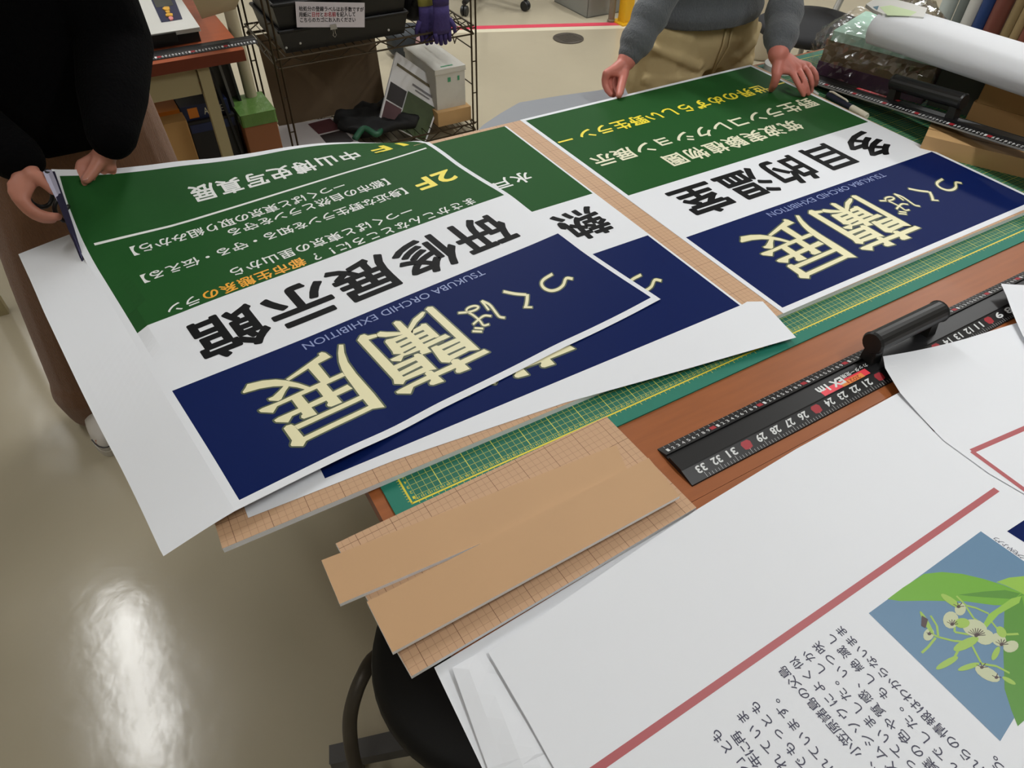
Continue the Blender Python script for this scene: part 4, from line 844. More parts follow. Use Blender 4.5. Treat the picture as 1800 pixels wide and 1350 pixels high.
# black storage bin, post and yellow post at the top
bb = oz(FL, 1066, 26)
bb = (bb[0]+4, bb[1]-6, 0)
t = thing('storage_bin', (bb[0]+14, bb[1]+22, FL), 'low clear bin filled with black bags on the floor beyond the red line', 'bin')
q = MB()
clearp = mat('frosted_plastic', (150, 150, 142), .35, alpha=.6)
for a_, c_ in (((-20, 0), (12, .6)), ((-20, 0), (-19.4, 40)), ((11.4, 0), (12, 40)), ((-20, 39.4), (12, 40))):
    q.box((bb[0]+a_[0], bb[1]+a_[1]+6, FL), (bb[0]+c_[0], bb[1]+c_[1]+6, FL+12), clearp)
q.box((bb[0]-20, bb[1]+6, FL), (bb[0]+12, bb[1]+46, FL+.6), clearp); q.build('tray', t)
q = MB(); blob(q, (bb[0]-4, bb[1]+26, FL+16), 14, 17.5, 15, black_mt, 2.4); q.build('black_bag', t, smooth=True)
pl_ = oz(FL, 1074, 38); q = MB(); q.lathe((pl_[0], pl_[1], FL), [(.3, 0), (2.6, 0), (2.6, 1.2), (2.1, 1.6), (2.1, 110), (.3, 110)], mat('grey_post', (120, 110, 92), .45, metal=.2), 20); tag(q.build('table_post', auto=40), 'round grey brown post standing by the yellow post', 'post')
yp = oz(FL, 1098, 40); q = MB(); ym = mat('yellow_paint', (214, 164, 24), .45)
q.box((yp[0]-3, yp[1]-3, FL), (yp[0]+4, yp[1]+4, FL+120), ym); q.box((yp[0]-6, yp[1]-6, FL), (yp[0]+7, yp[1]+7, FL+1), ym); tag(q.build('guard_post', bevel=.4), 'yellow painted square guard post on the floor beyond the person in grey', 'post')
# castor chair foot at the top
cs = oz(FL, 923, 19)
t = thing('swivel_chair', (cs[0], cs[1], FL), 'black swivel chair whose castor shows at the top edge past the red line', 'chair')
cx0, cy0 = cs[0]-14, cs[1]+33
for k in range(5):
    a = math.atan2(cs[1]-cy0, cs[0]-cx0)+k*2*PI/5; e = (cx0+36*math.cos(a), cy0+36*math.sin(a))
    q = MB(); q.tube([(cx0, cy0, FL+11), (e[0], e[1], FL+8)], [2.6, 1.8], black_pl, 10); lg = q.build('base_leg', t)
    q = MB()
    for sg in (-1, 1): q.lathe((e[0]-math.sin(a)*sg*1.2-math.sin(a)*0, e[1]+math.cos(a)*sg*1.2, FL+3.2), [(.3, -.9), (2.7, -.9), (3.1, -.5), (3.1, .5), (2.7, .9), (.3, .9)], black_pl, 20, (-math.sin(a), math.cos(a), 0))
    q.tube([(e[0], e[1], FL+3.4), (e[0], e[1], FL+8)], 1.0, black_pl, 8); q.build('castor', lg, auto=40)
q = MB(); q.tube([(cx0, cy0, FL+9), (cx0, cy0, FL+42)], [3, 2.4], black_pl, 14); q.build('column', t)
q = MB(); blob(q, (cx0, cy0, FL+46), 24, 24, 4, chair_fab); q.build('seat', t, smooth=True)

# chair under the table corner at the bottom
bc = (6.5, -13)
t = thing('stool_chair', (bc[0], bc[1], FL), 'black round seated chair tucked under the table corner at the bottom', 'chair')
def disc(c, r_, h):
    return [(.4, 0), (r_*.7, .1), (r_*.93, 1.2), (r_, h*.45), (r_*.98, h*.75), (r_*.9, h*.95), (r_*.6, h*1.05), (.4, h*1.05)]
q = MB(); q.lathe((bc[0], bc[1], -32), disc(bc, 20.2, 7), mat('seat_black_leather', (7, 7, 8), .6, spec=.3), 48); q.build('seat', t, smooth=True)
q = MB(); q.tube([(bc[0], bc[1], FL+9), (bc[0], bc[1], -32)], [3.2, 2.6], dark_gray, 16); q.build('column', t)
tip = oz(FL+8, 580, 1330); a0_ = math.atan2(tip[1]-bc[1], tip[0]-bc[0]); L0 = math.hypot(tip[1]-bc[1], tip[0]-bc[0])
for k in range(5):
    a = a0_+k*2*PI/5; e = (bc[0]+L0*math.cos(a), bc[1]+L0*math.sin(a)); s_, c_ = math.sin(a), math.cos(a)
    q = MB(); q.hexa([(bc[0]-s_*-2.4, bc[1]+c_*-2.4, FL+7), (e[0]-s_*-1.9, e[1]+c_*-1.9, FL+6), (e[0]-s_*1.9, e[1]+c_*1.9, FL+6), (bc[0]-s_*2.4, bc[1]+c_*2.4, FL+7)],
        [(bc[0]-s_*-2.2, bc[1]+c_*-2.2, FL+11), (e[0]-s_*-1.7, e[1]+c_*-1.7, FL+9), (e[0]-s_*1.7, e[1]+c_*1.7, FL+9), (bc[0]-s_*2.2, bc[1]+c_*2.2, FL+11)], dark_gray); lg = q.build('base_leg', t, bevel=.4)
    ei = (bc[0]+(L0-3)*c_, bc[1]+(L0-3)*s_)
    q = MB()
    for sg in (-1, 1): q.lathe((ei[0]-s_*sg*1.3, ei[1]+c_*sg*1.3, FL+2.7), [(.3, -.8), (2.4, -.8), (2.7, -.4), (2.7, .4), (2.4, .8), (.3, .8)], black_pl, 20, (-s_, c_, 0))
    q.tube([(ei[0], ei[1], FL+3), (ei[0], ei[1], FL+6.4)], .9, black_pl, 8); q.build('castor', lg, auto=40)
pts = [oz(-36, 668, 1150), oz(-36, 636, 1192), oz(-40, 617, 1250), oz(-48, 616, 1300), oz(-55, 626, 1350), oz(-62, 650, 1400)]
pts = [(bc[0]-9, bc[1]+8, -34.5)]+[tuple(p_) for p_ in pts]
def smoothpath(p, n=6):
    P_ = [Vector(v) for v in p]; P_ = [2*P_[0]-P_[1]]+P_+[2*P_[-1]-P_[-2]]; o = []
    for i in range(1, len(P_)-2):
        for k in range(n):
            u = k/n; o.append(.5*((2*P_[i])+(-P_[i-1]+P_[i+1])*u+(2*P_[i-1]-5*P_[i]+4*P_[i+1]-P_[i+2])*u*u+(-P_[i-1]+3*P_[i]-3*P_[i+1]+P_[i+2])*u**3))
    return o+[P_[-2]]
q = MB(); q.tube(smoothpath(pts), 1.25, mat('bronze_tube', (74, 68, 60), .45, metal=.4), 14); q.build('frame_tube', t, smooth=True)

# ================================================================ BACKGROUND AT THE LEFT: desk, printer, rack
DY = 184.0
d0 = thing('desk', (0, DY+35, FL), 'beige steel desk with red brown top behind the person in black', 'desk')
desktop = mat('desk_top_red_brown', (150, 74, 42), .4, noise=(5, .2, 5, (1, 8, 8))); desk_edge = mat('desk_top_edge', (108, 46, 24), .45)
xr = oy(DY, 430, 90)[0]
q = MB(); q.box((-75, DY, -3.4), (xr, DY+70, 0), desk_edge, desktop); q.build('desktop', d0, bevel=.2)
lx0 = oy(DY+1, 345, 115)[0]; lx1 = oy(DY+1, 363, 112)[0]
for xx in (lx0, -74): 
    for yy in (DY+2, DY+64):
        q = MB(); q.box((xx, yy, FL), (xx+3.6, yy+3.6, -3.4), steel_beige); q.build('leg', d0)
zdr = oy(DY+1, 300, 180)[2]
dr_ = MB(); dr_.box((-70, DY+3, zdr), (lx0-.4, DY+5, -3.5), steel_beige); dr_.build('drawer_front', d0, bevel=.3)
q = MB(); q.box((-70, DY+5, zdr+.6), (lx0-.4, DY+60, -3.6), steel_beige); q.build('drawer_box', d0)
q = MB(); q.box((-70, DY+30, zdr-6), (lx0+3, DY+33, zdr-2.5), steel_beige); q.build('stretcher', d0)
# cartons under the desk
def boxat(name, x0, x1, y0, y1, z0, z1, m, label, cat='carton', group=None, parts=()):
    q = MB(); q.box((x0, y0, z0), (x1, y1, z1), m); t = q.build(name, bevel=.3); tag(t, label, cat, group)
    for nm, a_, c_, mm in parts:
        q = MB(); q.box(a_, c_, mm); q.build(nm, t)
    return t
c0 = oy(DY+22, 283, 220); c1 = oy(DY+22, 328, 212)
boxat('carton', c0[0]-14, c1[0], DY+22, DY+48, FL, c0[2], mat('carton_tan', (190, 148, 92), .7, noise=(8, .05, 3)), 'plain tan carton on the floor under the desk', parts=[('tape_strip', ((c0[0]+c1[0])/2-9, DY+21.9, FL+2), ((c0[0]+c1[0])/2-6, DY+48, c0[2]+.05), card_d)])
dark_box = mat('black_carton', (22, 22, 24), .6)
c2 = oy(DY+28, 300, 197); c3 = oy(DY+28, 392, 182)
boxat('carton', c1[0]+.6, c3[0]+3, DY+28, DY+56, FL, c2[2]-5, dark_box, 'black carton standing beside the tan carton under the desk', parts=[('label_strip', (c1[0]+1, DY+27.8, c2[2]-9), (c3[0]+2.5, DY+27.99, c2[2]-6), mat('navy_carton', (24, 36, 74), .5))])
ob = mat('orange_carton', (214, 128, 40), .55)
q = MB(); q.box((c2[0]-8, DY+29, c2[2]-4.9), (c2[0]+3, DY+54, c2[2]), ob)
f = Flat(); q2 = q; t_ = q.build('ink_box', bevel=.2); tag(t_, 'orange box lying on the black carton under the desk', 'box')
q = MB(); q.box((c2[0]+3.3, DY+29.5, c2[2]-4.9), (c3[0]+2, DY+52, c2[2]+.2), MATS['navy_carton']); f = Flat()
yy = DY+29.4
def wall_text(q_, text, xa, xb, zc, hgt, m):
    f = Flat(); f.string(text, (xa, zc), (xb, zc), (0, 1), hgt, m, 0); f.emit(q_, lambda s, t, h: (s, yy-.05, t))
q.poly([(c2[0]+5.6, yy-.02, c2[2]-4.2), (c2[0]+9, yy-.02, c2[2]-4.2), (c2[0]+9, yy-.02, c2[2]-.6), (c2[0]+5.6, yy-.02, c2[2]-.6)], ob)
wall_text(q, 'AZ', c2[0]+11, c2[0]+14, c2[2]-2.4, 2.4, cream_p); wall_text(q, 'KE', c3[0]-3, c3[0], c2[2]-2.4, 2.4, numeral)
tag(q.build('ink_box'), 'navy box with orange square lying next to the orange box', 'box')
ob2 = oy(DY+40, 385, 168)
boxat('carton', lx1-1, lx1+7, DY+40, DY+52, c2[2]+.3, ob2[2]+3, mat('orange_brown_carton', (196, 112, 44), .6), 'orange brown carton seen just right of the desk leg')
# desk ruler
local(True)
e_ = oz(.3, 455, 76); rr = mkruler('steel_ruler', (e_[0]-100, e_[1]+8.3, .05), (1, .004, 0), (.004, -1, 0), 0, 100.0, 'long black steel ruler lying along the front edge of the desk', near_digits='cm', far_digits=False)
local(False)
# its numerals (read from the front)
blade = rr.children[0]
# label printer
yf = DY+12.5
pA = oy(yf, 273, 57); pB = oy(yf, 352, 50); zc = (pA[2]+pB[2])/2
pr = thing('label_printer', ((pA[0]+pB[0])/2-4, yf+15, 0), 'white and black label printer with navy key panel standing on the desk', 'printer')
w0, w1 = pA[0]-9, pB[0]
wm = MB(); wm.hexa([(w0, yf, zc-1.2), (w1, yf, zc-1.2), (w1, yf+34, zc-1.2), (w0, yf+34, zc-1.2)], [(w0, yf, zc), (w1, yf, zc), (w1, yf+34, zc+2.4), (w0, yf+34, zc+2.4)], white_pl); wm.build('white_cover', pr, bevel=.3)
q = MB(); q.box((w0+.5, yf+.8, .05), (w1-.6, yf+34, zc-1.2), black_pl); q.box((w0+5, yf-.8, 1.5), (w1-7.5, yf+1.5, zc-.2), black_pl); q.build('black_base', pr, bevel=.3)
def ptop(px_, py_, up):
    z = zc
    for _ in range(6):
        c = oz(z, px_, py_); z = zc+2.4*(c[1]-yf)/34
    return (c[0], c[1], z+up)
navy2 = mat('printer_key_panel', (22, 28, 66), .4); gray_sc = mat('printer_screen', (70, 72, 70), .2); key_y = mat('printer_key_yellow', (222, 168, 58), .4); key_p = mat('printer_key_pink', (224, 140, 136), .4)
q = MB(); q.poly([ptop(x, y, .08) for x, y in ((284, 40), (321, 34), (306, -4), (264, -4))], navy2); q.poly([ptop(x, y, .12) for x, y in ((275, 14), (305, 10), (300, -2), (268, -2))], gray_sc)
pn = q.build('key_panel', pr)
def key(pts, m):
    q = MB(); lo = [ptop(x, y, .1) for x, y in pts]; hi = [ptop(x, y, .45) for x, y in pts]; n = len(pts)
    q.add(lo+hi, [tuple(range(n, 2*n))[::-1]]+[(i, (i+1) % n, n+(i+1) % n, n+i) for i in range(n)], m); q.build('key', pn)
key([(286, 17), (290, 14), (298, 14), (299, 17), (297, 20), (291, 20)], key_y); key([(291, 22), (295, 20.5), (299, 21), (299, 24), (294, 25)], key_y); key([(292, 27), (296, 25), (304, 26), (304, 30), (292, 30)], key_y)
key([(297, 34), (298, 31.5), (302, 31), (305, 33), (304, 36), (300, 37)], key_p)
# cream cover hanging over the back corner of the desk, and a papery bundle
cs_ = mat('cream_cover', (206, 194, 164), .6, noise=(5, .06, 3))
ca = [ptop_ for ptop_ in (oz(20, 336, -6), oz(9, 355, 33), oz(9, 414, 16), oz(20, 430, -22))]
q = MB(); q.hexa([ca[0], ca[1], ca[2], ca[3]], [tuple(Vector(c)+Vector((0, 2.2, .9))) for c in ca], cs_)
tag(q.build('machine_cover'), 'cream coloured cover standing on the desk beside the label printer', 'cover')
# white pole, black sheets, green topped carton between desk and rack
pb = oz(FL, 446, 212)
pb = oy(222, 446, 205)
q = MB(); q.lathe((pb[0]+1, 222, FL), [(.3, 0), (2.2, 0), (2.2, 170), (.3, 170)], mat('cream_pole', (176, 166, 140), .5), 22); tag(q.build('pole', auto=40), 'cream white upright pole between the desk and the wire rack', 'pole')
bs = mat('black_board', (16, 18, 20), .5)
for k, (x_, yb, tl) in enumerate(((22.5, 209, 5.5), (25, 213, 4), (27.6, 217, 2.5))):
    q = MB(); q.hexa([(x_, yb, FL), (x_+.9, yb, FL), (x_+.9, yb+40, FL), (x_, yb+40, FL)], [(x_-tl, yb+3, -5-k), (x_+.9-tl, yb+3, -5-k), (x_+.9-tl, yb+43, -5-k), (x_-tl, yb+43, -5-k)], bs if k != 1 else mat('grey_board', (88, 88, 84), .5))
    tag(q.build('display_board'), ('black board nearest the desk among the three leaning boards', 'grey board leaning in the middle of the three boards beside the desk', 'black board leaning nearest the cream pole')[k], 'board', 'leaning boards beside the desk')
g0 = oy(206, 424, 206); g1 = oy(206, 482, 192)
t = boxat('carton', g0[0], g1[0], 206, 224, FL, g0[2]-4, mat('carton_red_brown', (140, 88, 54), .7), 'red brown carton standing beside the wire rack under green film')
q = MB(); q.box((g0[0]-.4, 205.6, g0[2]-4), (g1[0]+.4, 224.4, g0[2]+.5), mat('green_film', (92, 128, 64), .2, bump=(20, .5))); gf = q.build('film_bundle', bevel=.8); tag(gf, 'green film bundle lying on the red brown carton', 'bundle')
# ---------------- wire rack
RY, RD = 230.0, 46.0
rl_, rr_ = oy(RY, 487, 107), oy(RY, 832, 43)
zs0 = (rl_[2]+rr_[2])/2; xa, xb = rl_[0], rr_[0]
rack = thing('wire_rack', ((xa+xb)/2, RY+RD/2, FL), 'dark wire shelving rack with trussed edges holding black trays', 'rack')
def post(x, y):
    q = MB()
    for o_ in (-1.1, 1.1): q.tube([(x+o_, y, FL), (x+o_, y, 62)], .42, wire_m, 8)
    for z in range(-64, 60, 14): q.tube([(x-1.1, y, z), (x+1.1, y, z)], .3, wire_m, 6)
    q.build('post', rack)
for x in (xa, xb):
    for y in (RY, RY+RD): post(x, y)
def shelf(z, deep=3.4):
    q = MB(); c = [(xa, RY), (xb, RY), (xb, RY+RD), (xa, RY+RD)]
    for i in range(4):
        a_, c_ = c[i], c[(i+1) % 4]
        q.tube([(*a_, z), (*c_, z)], .42, wire_m, 8); q.tube([(*a_, z-deep), (*c_, z-deep)], .36, wire_m, 8)
        n = max(4, int(math.dist(a_, c_)/6))
        zz = [(a_[0]+(c_[0]-a_[0])*k/n, a_[1]+(c_[1]-a_[1])*k/n, z if k % 2 else z-deep) for k in range(n+1)]
        q.tube(zz, .28, wire_m, 6)
    for k in range(1, 24): x = xa+(xb-xa)*k/24; q.tube([(x, RY, z+.3), (x, RY+RD, z+.3)], .2, wire_m, 5)
    for k in (1, 2, 3): q.tube([(xa, RY+RD*k/4, z-.3), (xb, RY+RD*k/4, z-.3)], .3, wire_m, 5)
    q.build('shelf', rack)
shelf(zs0); shelf(FL+6); shelf(34)  # topmost shelf is out of view, added to carry the light-blocking cartons
q = MB()
for (xs, ys), (xe, ye), z1_, z2_ in (((xb, RY+2), (xb, RY+RD-2), -31, -38), ((xb, RY+2), (xb, RY+RD-2), -47, -50)):
    q.tube([(xs, ys, z1_), (xs, ys+15, z1_), (xs, ys+17, z1_-3), (xs, ys+19, z1_), (xe, ye, z2_+6)], .3, wire_m, 6)
q.build('hook_wire', rack)
# black trays on the shelf
def tray(x0, x1, y0, y1, z0, z1, label, dots=()):
    t = MB()
    ins = 1.6
    lo = [(x0+ins, y0+ins, z0), (x1-ins, y0+ins, z0), (x1-ins, y1-ins, z0), (x0+ins, y1-ins, z0)]; hi = [(x0, y0, z1), (x1, y0, z1), (x1, y1, z1), (x0, y1, z1)]
    hi2 = [(x0+.8, y0+.8, z1), (x1-.8, y0+.8, z1), (x1-.8, y1-.8, z1), (x0+.8, y1-.8, z1)]; lo2 = [(x0+2.2, y0+2.2, z0+.6), (x1-2.2, y0+2.2, z0+.6), (x1-2.2, y1-2.2, z0+.6), (x0+2.2, y1-2.2, z0+.6)]
    t.loft([lo, hi, hi2, lo2], black_gl_t)
    for k in range(4):
        a_, c_ = hi[k], hi[(k+1) % 4]
        t.tube([(a_[0], a_[1], z1-.3), (c_[0], c_[1], z1-.3)], .6, black_gl_t, 6)
    o_ = tag(t.build('storage_tray'), label, 'tray', 'black trays on the rack')
    for x, z in dots:
        q = MB(); q.ball((x, y0+1.1, z), .5, white_pl, 8, 6); q.build('rivet', o_)
    return o_
black_gl_t = mat('tray_black', (15, 15, 16), .45)
tx1 = oy(RY+1, 718, 50)[0]; zt1 = zs0+.9
tray(xa+3, tx1, RY+.6, RY+40, zt1, zt1+8.6, 'lower black plastic tray standing on the wire shelf', [(oy(RY+1, 504, 84)[0], zt1+2.2), (oy(RY+1, 529, 78)[0], zt1+3.0), (oy(RY+1, 684, 51)[0], zt1+2.4)])
tray(xa+2.4, tx1+.4, RY+.3, RY+40.5, zt1+8.8, zt1+18, 'upper black plastic tray carrying the white notice with a clip')
boxat('carton', xa+2, xa+40, RY+1, RY+RD-1, 34.6, 62, card_d, 'unseen brown carton added on the uppermost rack shelf to block overhead light, left of another')  # both upper cartons are unseen, added to keep overhead light off the rack
boxat('carton', xa+41, xb-2, RY+1, RY+RD-1, 34.6, 58, card_m, 'unseen brown carton added on the uppermost rack shelf to block overhead light, right of another')
# notice card and binder clip
yc = RY-.4
cq = [oy(yc, *p_) for p_ in ((519, 3), (522, 48), (641, 48), (641, 5))]
cw = (cq[0][0], cq[2][0], cq[1][2], cq[0][2])
x0_, x1_ = (cq[0][0]+cq[1][0])/2, (cq[2][0]+cq[3][0])/2
q = MB(); P4 = [cq[1], cq[2], cq[3], cq[0]]
q.hexa([P4[0], P4[1], (P4[1][0], yc+.15, P4[1][2]), (P4[0][0], yc+.15, P4[0][2])], [P4[3], P4[2], (P4[2][0], yc+.15, P4[2][2]), (P4[3][0], yc+.15, P4[3][2])], mat('card_white', (206, 200, 206), .6))
f = Flat(); note_k = mat('notice_black', (40, 40, 46), .5); note_r = mat('notice_red', (206, 50, 70), .5)
rows = [('枯処分の登録ラベルはお手数ですが', (529, 15), (636, 16.5)), ('用紙に日付とお名前を記入して', (529, 25.5), (622, 25)), ('こちらのカゴにお入れください', (530, 35), (622, 34.5))]
for k, (tx, a_, c_) in enumerate(rows):
    A3, C3 = oy(yc, *a_), oy(yc, *c_); n = len(tx); d = ((C3[0]-A3[0])/(n-1), (C3[2]-A3[2])/(n-1)); l_ = math.hypot(*d); uu = (d[0]/l_, d[1]/l_)
    for i, ch in enumerate(tx):
        f.char(ch, (A3[0]+d[0]*i, A3[2]+d[1]*i), uu, (-uu[1], uu[0]), l_*.98, l_*1.12, note_r if (k == 1 and ch in '日付お名前') else note_k, 0, .022)
f.emit(q, lambda s, t, h: (s, yc-.05, t))
tag(q.build('notice_card'), 'white notice card with three lines of text clipped to the black tray', 'notice')
cb_ = oy(yc-.4, 586, 47)
bc_ = thing('binder_clip', (cb_[0], cb_[1], cb_[2]-1.5), 'small silver binder clip holding the white notice at its lower edge', 'clip')
q = MB(); q.hexa([(cb_[0]-1.4, cb_[1]-.3, cb_[2]-.9), (cb_[0]+1.4, cb_[1]-.3, cb_[2]-.9), (cb_[0]+1.4, cb_[1]+.9, cb_[2]-.9), (cb_[0]-1.4, cb_[1]+.9, cb_[2]-.9)], [(cb_[0]-1.2, cb_[1]-.1, cb_[2]+.9), (cb_[0]+1.2, cb_[1]-.1, cb_[2]+.9), (cb_[0]+1.2, cb_[1]+.35, cb_[2]+.9), (cb_[0]-1.2, cb_[1]+.35, cb_[2]+.9)], chrome); q.build('jaw', bc_)
q = MB(); z_ = cb_[2]-.9
q.tube([(cb_[0]-.4, cb_[1], z_), (cb_[0]-.35, cb_[1]-.1, z_-1.3), (cb_[0]-.75, cb_[1]-.1, z_-2.1), (cb_[0], cb_[1]-.1, z_-2.9), (cb_[0]+.75, cb_[1]-.1, z_-2.1), (cb_[0]+.35, cb_[1]-.1, z_-1.3), (cb_[0]+.4, cb_[1], z_)], .13, chrome, 8); q.build('handle_loop', bc_)
# pouch, white box and gloves beside the trays
px0 = tx1+2.2
t = MB(); blob(t, (px0+7, RY+18, zt1+8), 6.5, 12, 7.6, mat('black_pouch', (22, 22, 24), .6), 3); t.tube([(px0+4, RY+7, zt1+8), (px0+7, RY+6, zt1+16), (px0+9, RY+10, zt1+22)], [2, 1.6, 1.2], MATS['black_pouch'], 10)
tag(t.build('tool_pouch', smooth=True), 'black tool pouch on the wire shelf at the right of the trays', 'pouch')
q = MB(); q.box((px0+1, RY+31, zt1), (px0+15, RY+42, zt1+15), white_pl); tag(q.build('white_box', bevel=.4), 'white box at the back of the wire shelf behind the tool pouch', 'box')
gm = mat('purple_glove', (58, 46, 104), .8, bump=(60, .3)); gy = mat('glove_cuff', (150, 146, 70), .8)
def glove(x, y, ztop, flip, label):
    t = thing('work_glove', (x, y, ztop-18), label, 'glove', 'work gloves on the rack')
    q = MB(); q.loft([[(x+math.cos(2*PI*k/14)*rx, y+math.sin(2*PI*k/14)*ry, z) for k in range(14)] for z, rx, ry in ((ztop-2, 3.6, 1.6), (ztop-6, 3.7, 1.7), (ztop-11, 4.4, 1.7), (ztop-13, 4.2, 1.5))], gm)
    for i in range(4):
        xx = x-3.1+i*2.05; q.tube([(xx, y, ztop-12.5), (xx+.1, y-.2, ztop-16-(.9 if i in (1, 2) else 0))], [1.15, .95], gm, 8); q.ball((xx+.1, y-.2, ztop-16-(.9 if i in (1, 2) else 0)), .95, gm, 8, 6)
    q.tube([(x+flip*3.4, y, ztop-8), (x+flip*5.4, y-.6, ztop-11), (x+flip*5.6, y-.8, ztop-13.4)], [1.2, 1.0, .75], gm, 8); q.build('glove_body', t, smooth=True)
    q = MB(); q.loft([[(x+math.cos(2*PI*k/14)*rx, y+math.sin(2*PI*k/14)*ry, z) for k in range(14)] for z, rx, ry in ((ztop-2.2, 3.7, 1.7), (ztop+3, 3.9, 1.8))], gy if flip < 0 else gm); q.build('cuff', t, smooth=True)
gp = oy(RY-2.0, 772, 36)
glove(gp[0]+1, RY-2.4, zs0+13, 1, 'purple work glove hanging over the front edge of the wire shelf')
glove(gp[0]-3.0, RY+3.4, zs0+12, -1, 'purple work glove with yellow cuff hanging behind the other glove')
# brown sheet behind, leaning printed panels, boxes on the floor of the rack
q = MB(); q.hexa([(xa+3, RY+38, FL+6.6), (xb-30, RY+38, FL+6.6), (xb-30, RY+38.6, FL+6.6), (xa+3, RY+38.6, FL+6.6)], [(xa+3, RY+43.5, zs0-4.2), (xb-30, RY+43.5, zs0-4.2), (xb-30, RY+44.1, zs0-4.2), (xa+3, RY+44.1, zs0-4.2)], mat('brown_sheet_back', (112, 92, 68), .75, noise=(3, .2, 3)))
tag(q.build('cardboard_sheet'), 'big brown cardboard sheet standing at the back of the lower rack bay', 'cardboard')
def panel(corners, th, blocks, label, lines_=()):
    """corners TL TR BR BL in 3D; th thickness vector"""
    TL, TR, BR, BL = [Vector(c) for c in corners]; n = (TR-TL).cross(BL-TL).normalized()
    if n.y > 0: n = -n
    bk = -n*th; q = MB()
    q.hexa([BL, BR, BR+bk, BL+bk], [TL, TR, TR+bk, TL+bk], foam)
    def pt(u, v, h): return TL+(TR-TL)*u+(BL-TL)*v+((BR-BL)-(TR-TL))*u*v+n*h
    for (u0, v0, u1, v1), m in blocks: q.poly([pt(u0, v0, .06), pt(u0, v1, .06), pt(u1, v1, .06), pt(u1, v0, .06)], m)
    return tag(q.build('foam_poster_board'), label, 'panel')
ph_dark = mat('photo_dark_brown', (30, 20, 20), .5); ph_red = mat('photo_dark_red', (84, 44, 50), .5); ph_green = mat('photo_moss_green', (58, 76, 26), .5, noise=(30, .3, 4)); bar_o = mat('print_olive_bar', (96, 84, 50), .5); txt_g = mat('print_grey_text', (120, 118, 122), .5)
lean = [oy(RY+22, 697, 91), oy(RY+12, 783, 152), oy(RY+3, 748, 252), oy(RY+13, 667, 210)]
panel(lean, 3.0, [((.06, .13, .96, .17), bar_o), ((.84, .06, .92, .10), txt_g), ((.42, .26, .9, .29), txt_g), ((.5, .32, .8, .34), txt_g), ((.03, .42, .36, .68), ph_dark), ((.03, .70, .36, .98), ph_red), ((.38, .40, .97, .99), ph_green)], 'white foam display panel with green and dark photographs leaning in the rack')
fm = [oz(FL+8, *p_) for p_ in ((470, 225), (583, 206), (640, 258), (500, 275))]
q = MB(); q.prism([(c[0], c[1]) for c in fm], FL+6.6, FL+8, mat('panel_dull_white', (190, 184, 184), .6)); f = Flat()
Fm = lambda *pts: [tuple(oz(FL+8.05, *p_)[:2]) for p_ in pts]
f.poly(Fm((541, 218), (580, 208), (602, 226), (560, 236)), ph_red, 0); f.poly(Fm((562, 238), (603, 228), (622, 248), (582, 262)), ph_dark, 0)
f.emit(q, lambda s, t, h: (s, t, FL+8.06)); tag(q.build('foam_poster_board'), 'white display panel with two dark red photographs lying flat in the rack', 'panel')
q = MB(); blob(q, (xa+47, RY+20, FL+9.4), 21, 14, 3.0, black_mt, 3.0, 40, 14)  # added cloth, stands in for the darkness of the lower bay
for i_, v_ in enumerate(q.v): q.v[i_] = (v_[0]+1.6*math.sin(v_[1]*.7), v_[1]+1.2*math.sin(v_[0]*.6), max(FL+6.5, v_[2]+1.3*math.sin(v_[0]*.45+v_[1]*.6)))
tag(q.build('dark_filler_cloth', smooth=True), 'black crumpled cloth added to darken the lower rack shelf by the leaning panel', 'cloth')
q = MB(); gq = oz(FL+9, 645, 238); q.tube(smoothpath([(gq[0]-6, gq[1], FL+8.4), (gq[0], gq[1]+3, FL+11), (gq[0]+4, gq[1]-1, FL+9), (gq[0]+8, gq[1]+3, FL+8.6)]), 1.4, mat('green_ribbon', (34, 92, 64), .4), 8); tag(q.build('green_strap', smooth=True), 'dark green strap lying beside the flat panel in the rack', 'strap')
# boxes at the right end of the rack floor
kA = oy(RY+4, 777, 222); kB = oy(RY+4, 831, 214)
zk = max(FL+6.5, min(kB[2], FL+16)); zk = FL+13
kx0, kx1 = oy(RY+4, 776, 222)[0], oy(RY+4, 832, 214)[0]
boxat('carton', kx0-2, kx1-1.5, RY+3, RY+30, FL+6.5, zk, card_m, 'small brown carton under the white foam box in the rack')
fx0, fx1 = oy(RY+6, 779, 190)[0], oy(RY+6, 819, 185)[0]
zf = zk+16
t = boxat('foam_box', fx0-3, fx1, RY+6, RY+40, zk+.05, zf, mat('foam_white', (206, 204, 196), .8, noise=(60, .04, 2)), 'white foam box with green print standing on the brown carton', 'foam box', parts=[('lid', (fx0-3.3, RY+5.7, zf), (fx1+.3, RY+40.3, zf+2.2), MATS['foam_white'])])
q = MB(); gtx = mat('green_print', (70, 150, 110), .5)
q.box((fx0+3, RY+5.85, zf-4), (fx0+4.5, RY+5.99, zf-2), gtx); q.box((fx0+8, RY+5.85, zf-4), (fx0+9, RY+5.99, zf-2), gtx); q.box((fx0+1, RY+8, zf+2.2), (fx0+7, RY+9, zf+2.3), gtx); q.build('green_mark', t)
